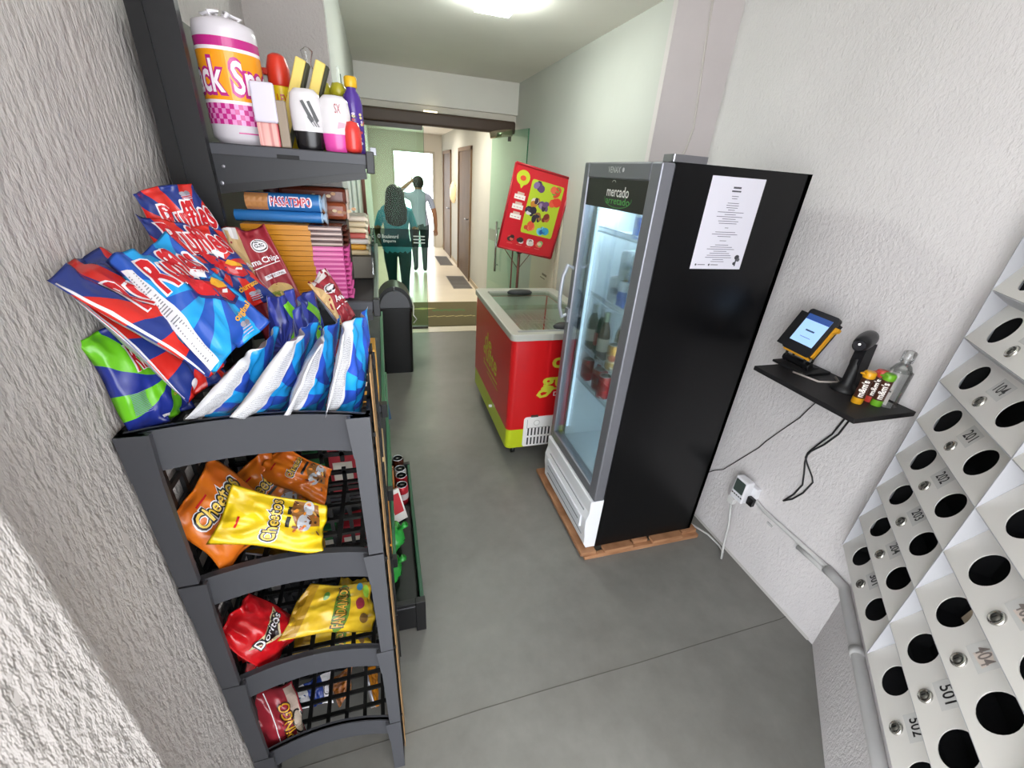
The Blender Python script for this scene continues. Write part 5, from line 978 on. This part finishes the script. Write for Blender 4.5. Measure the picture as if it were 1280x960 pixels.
# fourth crate
def dPin(m, B):
    m.text('PINGO', B, .45*B.W, .40*B.H, .62*B.W, col('3a1014', .3), h=.20*B.W, off=.0012, bold=.05); m.text('PINGO', B, .45*B.W, .40*B.H, .58*B.W, col('d8a02a', .3), h=.16*B.W, off=.002, bold=.01)
    m.shape(B, [(.05*B.W, .04*B.H), (.95*B.W, .04*B.H), (.95*B.W, .28*B.H), (.05*B.W, .28*B.H)], col('b8a498', .35), .0010); m.ell(B, .35*B.W, .15*B.H, .2*B.W, .11*B.W, BLK, .0014); m.ell(B, .35*B.W, .15*B.H, .17*B.W, .085*B.W, col('c8b8a8', .3), .0018); m.rect(B, .05*B.W, .68*B.H, .95*B.W, .70*B.H, WH, .0012)
bag('snack_bag', 'maroon snack bag with gold lettering standing in the fourth crate', ((338, 945, 'y', .728), (306, 868, 'y', .80), (366, 850, 'y', .86), (386, 922, 'y', .75)), .026, MAR, dPin, seed=61)
def dBl(m, B): m.shape(B, [(.0, .0), (.3*B.W, 0), (.26*B.W, B.H), (0, B.H)], WH, .001); m.shape(B, [(.7*B.W, .0), (B.W, 0), (B.W, B.H), (.74*B.W, B.H)], WH, .001); m.ell(B, .85*B.W, .5*B.H, .13*B.W, .13*B.W, BLK, .0014); m.ell(B, .85*B.W, .5*B.H, .10*B.W, .10*B.W, WH, .0018)
bag('snack_bag', 'blue and white snack bag at the back of the fourth crate', ((366, 862, 'y', .93), (412, 838, 'y', .98), (414, 878, 'y', .93), (376, 886, 'y', .88)), .014, col('28408e', .25), dBl, seed=62)
bag('snack_bag', 'copper and pink snack bag at the back of the fourth crate', ((408, 852, 'y', .95), (440, 832, 'y', .99), (438, 862, 'y', .93), (424, 886, 'y', .86)), .014, patch('foil_copper', [(.4, lin('b8702a')), (.6, lin('d8a080'))], 5), None, seed=63)
bag('snack_bag', 'orange snack bag upright at the right of the fourth crate', ((454, 836, 'y', .93), (472, 832, 'y', .97), (472, 884, 'y', .88), (466, 884, 'y', .85)), .012, col('dc8a18', .25), None, seed=64)
# ---------------------------------------------------------------- the two walkers
def skinned(name, nodes, edges, region, mats, parent):
    me = bpy.data.meshes.new(name); ks = list(nodes)
    me.from_pydata([V(nodes[k][0]) for k in ks], [(ks.index(a), ks.index(b)) for a, b in edges], [])
    o = bpy.data.objects.new(name, me); C.objects.link(o); o.modifiers.new('s', 'SKIN').use_smooth_shade = True
    if not me.skin_vertices: me.attributes
    for i, k in enumerate(ks):
        r = nodes[k][1]; r = r if isinstance(r, tuple) else (r, r); me.skin_vertices[0].data[i].radius = r; me.skin_vertices[0].data[i].use_root = (i == 0)
    sb_ = o.modifiers.new('ss', 'SUBSURF'); sb_.levels = 2; sb_.render_levels = 2
    dg = bpy.context.evaluated_depsgraph_get(); m2 = bpy.data.meshes.new_from_object(o.evaluated_get(dg)); bpy.data.objects.remove(o)
    b = mloc(parent)
    for m in mats: m2.materials.append(m)
    for p in m2.polygons: p.material_index = region(p.center); p.use_smooth = True
    for v in m2.vertices: v.co -= b
    m2.name = name; n = bpy.data.objects.new(name, m2); C.objects.link(n); n.parent = parent; return n
def figure(pre, x, y, h, arms, wide, sh):
    k = h/1.62; Z = lambda z: z*k; N = {}; E = []
    def add(n, p, r, to=None):
        N[n] = ((x+p[0]*k, y+p[1]*k, Z(p[2])), tuple(v*k for v in r) if isinstance(r, tuple) else r*k)
        if to: E.append((to, n))
    add('pel', (0, 0, .88), (.155*wide, .115)); add('waist', (0, 0, 1.03), (.135*wide, .10), 'pel'); add('chest', (0, 0, 1.20), (.155*wide, .11), 'waist'); add('upch', (0, 0, 1.32), (.13*wide, .085), 'chest'); add('neck', (0, 0, 1.40), .052, 'upch'); add('head', (0, -.0, 1.50), (.075, .088), 'neck'); add('crown', (0, .0, 1.56), (.068, .078), 'head')
    add('nose', (0, .095, 1.49), .012, 'head')
    for s_ in (-1, 1):
        S_ = 'LR'[s_ > 0]
        add('hip'+S_, (s_*.085*wide, 0, .82), (.10*wide, .11), 'pel'); add('kn'+S_, (s_*.085, .02 if s_ > 0 else .07, .46), .066, 'hip'+S_); add('an'+S_, (s_*.08, -.03 if s_ > 0 else .02, .08), .043, 'kn'+S_); add('toe'+S_, (s_*.09, .13 if s_ < 0 else .08, .035), .038, 'an'+S_)
        add('sh'+S_, (s_*sh, -.01, 1.30), .062, 'upch'); e, w, hd = arms[S_]
        add('el'+S_, e, .045, 'sh'+S_); add('wr'+S_, w, .03, 'el'+S_); add('pa'+S_, hd, (.036, .018), 'wr'+S_)
        d = (V(hd)-V(w)).normalized(); sd = d.cross(V((0, 1, 0))).normalized(); 
        for fi, (q_, l) in enumerate(((-.03, .06), (-.010, .072), (.010, .068), (.028, .052))):
            a = V(hd)+d*.035+sd*q_; add('f%d%s' % (fi, S_), tuple(a), .010, 'pa'+S_); a2 = a+d*l*.55+V((0, .008, 0)); add('g%d%s' % (fi, S_), tuple(a2), .009, 'f%d%s' % (fi, S_)); add('h%d%s' % (fi, S_), tuple(a2+d*l*.4+V((0, .016, 0))), .008, 'g%d%s' % (fi, S_))
        a = V(hd)-d*.005-sd*.04*s_*(1); add('t0'+S_, tuple(a), .011, 'pa'+S_); add('t1'+S_, tuple(a+d*.035-sd*.012*s_+V((0, .012, 0))), .009, 't0'+S_)
        add('ear'+S_, (s_*.085, 0, 1.49), (.012, .02), 'head')
    return N, E, k
SK = col('a9795c', .5); TEAL = col('4a9fbe', .8); DKT = col('1d4a52', .8); HAIR = col('1c1413', .45); GRYT = col('a9b4d0', .8); SHOE = col('20201f', .6)
wx, wyy = .18, 5.75
t = thing('person', 'person with long dark hair, teal top and dark trousers, walking away behind glass', 'person', (wx, wyy, 0), 'people walking away')
arms = {'L': ((-.25, .02, 1.06), (-.20, .16, .90), (-.17, .2, .84)), 'R': ((.25, .02, 1.06), (.21, .16, .90), (.18, .2, .84))}
N, E, k = figure('w', wx, wyy, 1.56, arms, 1.18, .165)
def reg(c):
    z = c.z/k; ax = abs(c.x-wx)/k
    if z < .06: return 3
    if z < .80 and not (ax > .2): return 2
    if z > 1.37: return 0
    if ax > .20 and z < 1.12: return 0
    return 1
skinned('body', N, E, reg, [SK, TEAL, DKT, SHOE], t)
hm = MB(); n, kk = 28, 18; vs = []
prof = [(1.615, .012), (1.605, .055), (1.57, .092), (1.52, .112), (1.46, .118), (1.40, .125), (1.34, .138), (1.28, .145), (1.22, .138), (1.16, .11), (1.13, .05)]
for z, r in prof:
    for j in range(n):
        a = 2*PI*j/n; rr = r*(1+.05*math.sin(a*9)+.04*noise.noise(V((a*3, z*9, 1)))); cy_ = -.02 if z > 1.42 else -.075-.02*(1.42-z)
        dep = .95 if z > 1.42 else .42
        yy = cy_+rr*dep*math.sin(a); 
        if z < 1.56: yy = min(yy, .03 if z > 1.42 else -.03)
        vs.append(V((wx+rr*math.cos(a)*k, wyy+yy*k, z*k)))
hm.add(vs, [(i*n+j, i*n+(j+1) % n, (i+1)*n+(j+1) % n, (i+1)*n+j) for i in range(len(prof)-1) for j in range(n)]+[tuple(range(n)), tuple(reversed(range((len(prof)-1)*n, len(prof)*n)))], HAIR, True); hm.build('hair', t)
mx, my = .655, 8.1
t = thing('person', 'person in grey blue shirt far down the corridor, one hand raised to head', 'person', (mx, my, 0), 'people walking away')
arms = {'L': ((-.33, -.02, 1.36), (-.14, -.02, 1.52), (-.09, -.02, 1.55)), 'R': ((.27, -.02, 1.05), (.30, .05, .82), (.30, .07, .74))}
N, E, k = figure('m', mx, my, 1.62, arms, 1.08, .185)
def reg2(c):
    z = c.z/k; ax = abs(c.x-mx)/k
    if z < .06: return 3
    if ax > .215 and z < 1.13: return 0
    if c.x < mx-.25*k or (z > 1.42): return 0
    if z < .84: return 2
    return 1
skinned('body', N, E, reg2, [SK, GRYT, col('4a5660', .8), SHOE], t)
hm = MB(); vs = []; prof = [(1.635, .015), (1.622, .05), (1.59, .084), (1.54, .094), (1.49, .09), (1.45, .07)]
for z, r in prof:
    for j in range(n):
        a = 2*PI*j/n; yy = -.012+r*1.12*math.sin(a); yy = min(yy, .08 if z > 1.58 else .02); vs.append(V((mx+r*math.cos(a)*k, my+yy*k, z*k)))
hm.add(vs, [(i*n+j, i*n+(j+1) % n, (i+1)*n+(j+1) % n, (i+1)*n+j) for i in range(len(prof)-1) for j in range(n)]+[tuple(range(n)), tuple(reversed(range((len(prof)-1)*n, len(prof)*n)))], HAIR, True); hm.build('hair', t)
# ---------------------------------------------------------------- daylight and exposure
w = bpy.data.worlds.new('world'); S.world = w; w.use_nodes = True; nt = w.node_tree; bg = nt.nodes['Background']
bg.inputs['Color'].default_value = (.93, .96, 1, 1); bg.inputs['Strength'].default_value = 7.5
vs_ = S.view_settings; S.display_settings.display_device = 'sRGB'; vs_.view_transform = 'Standard'; vs_.look = 'None'; vs_.gamma = 1; vs_.exposure = 0; vs_.use_curve_mapping = False
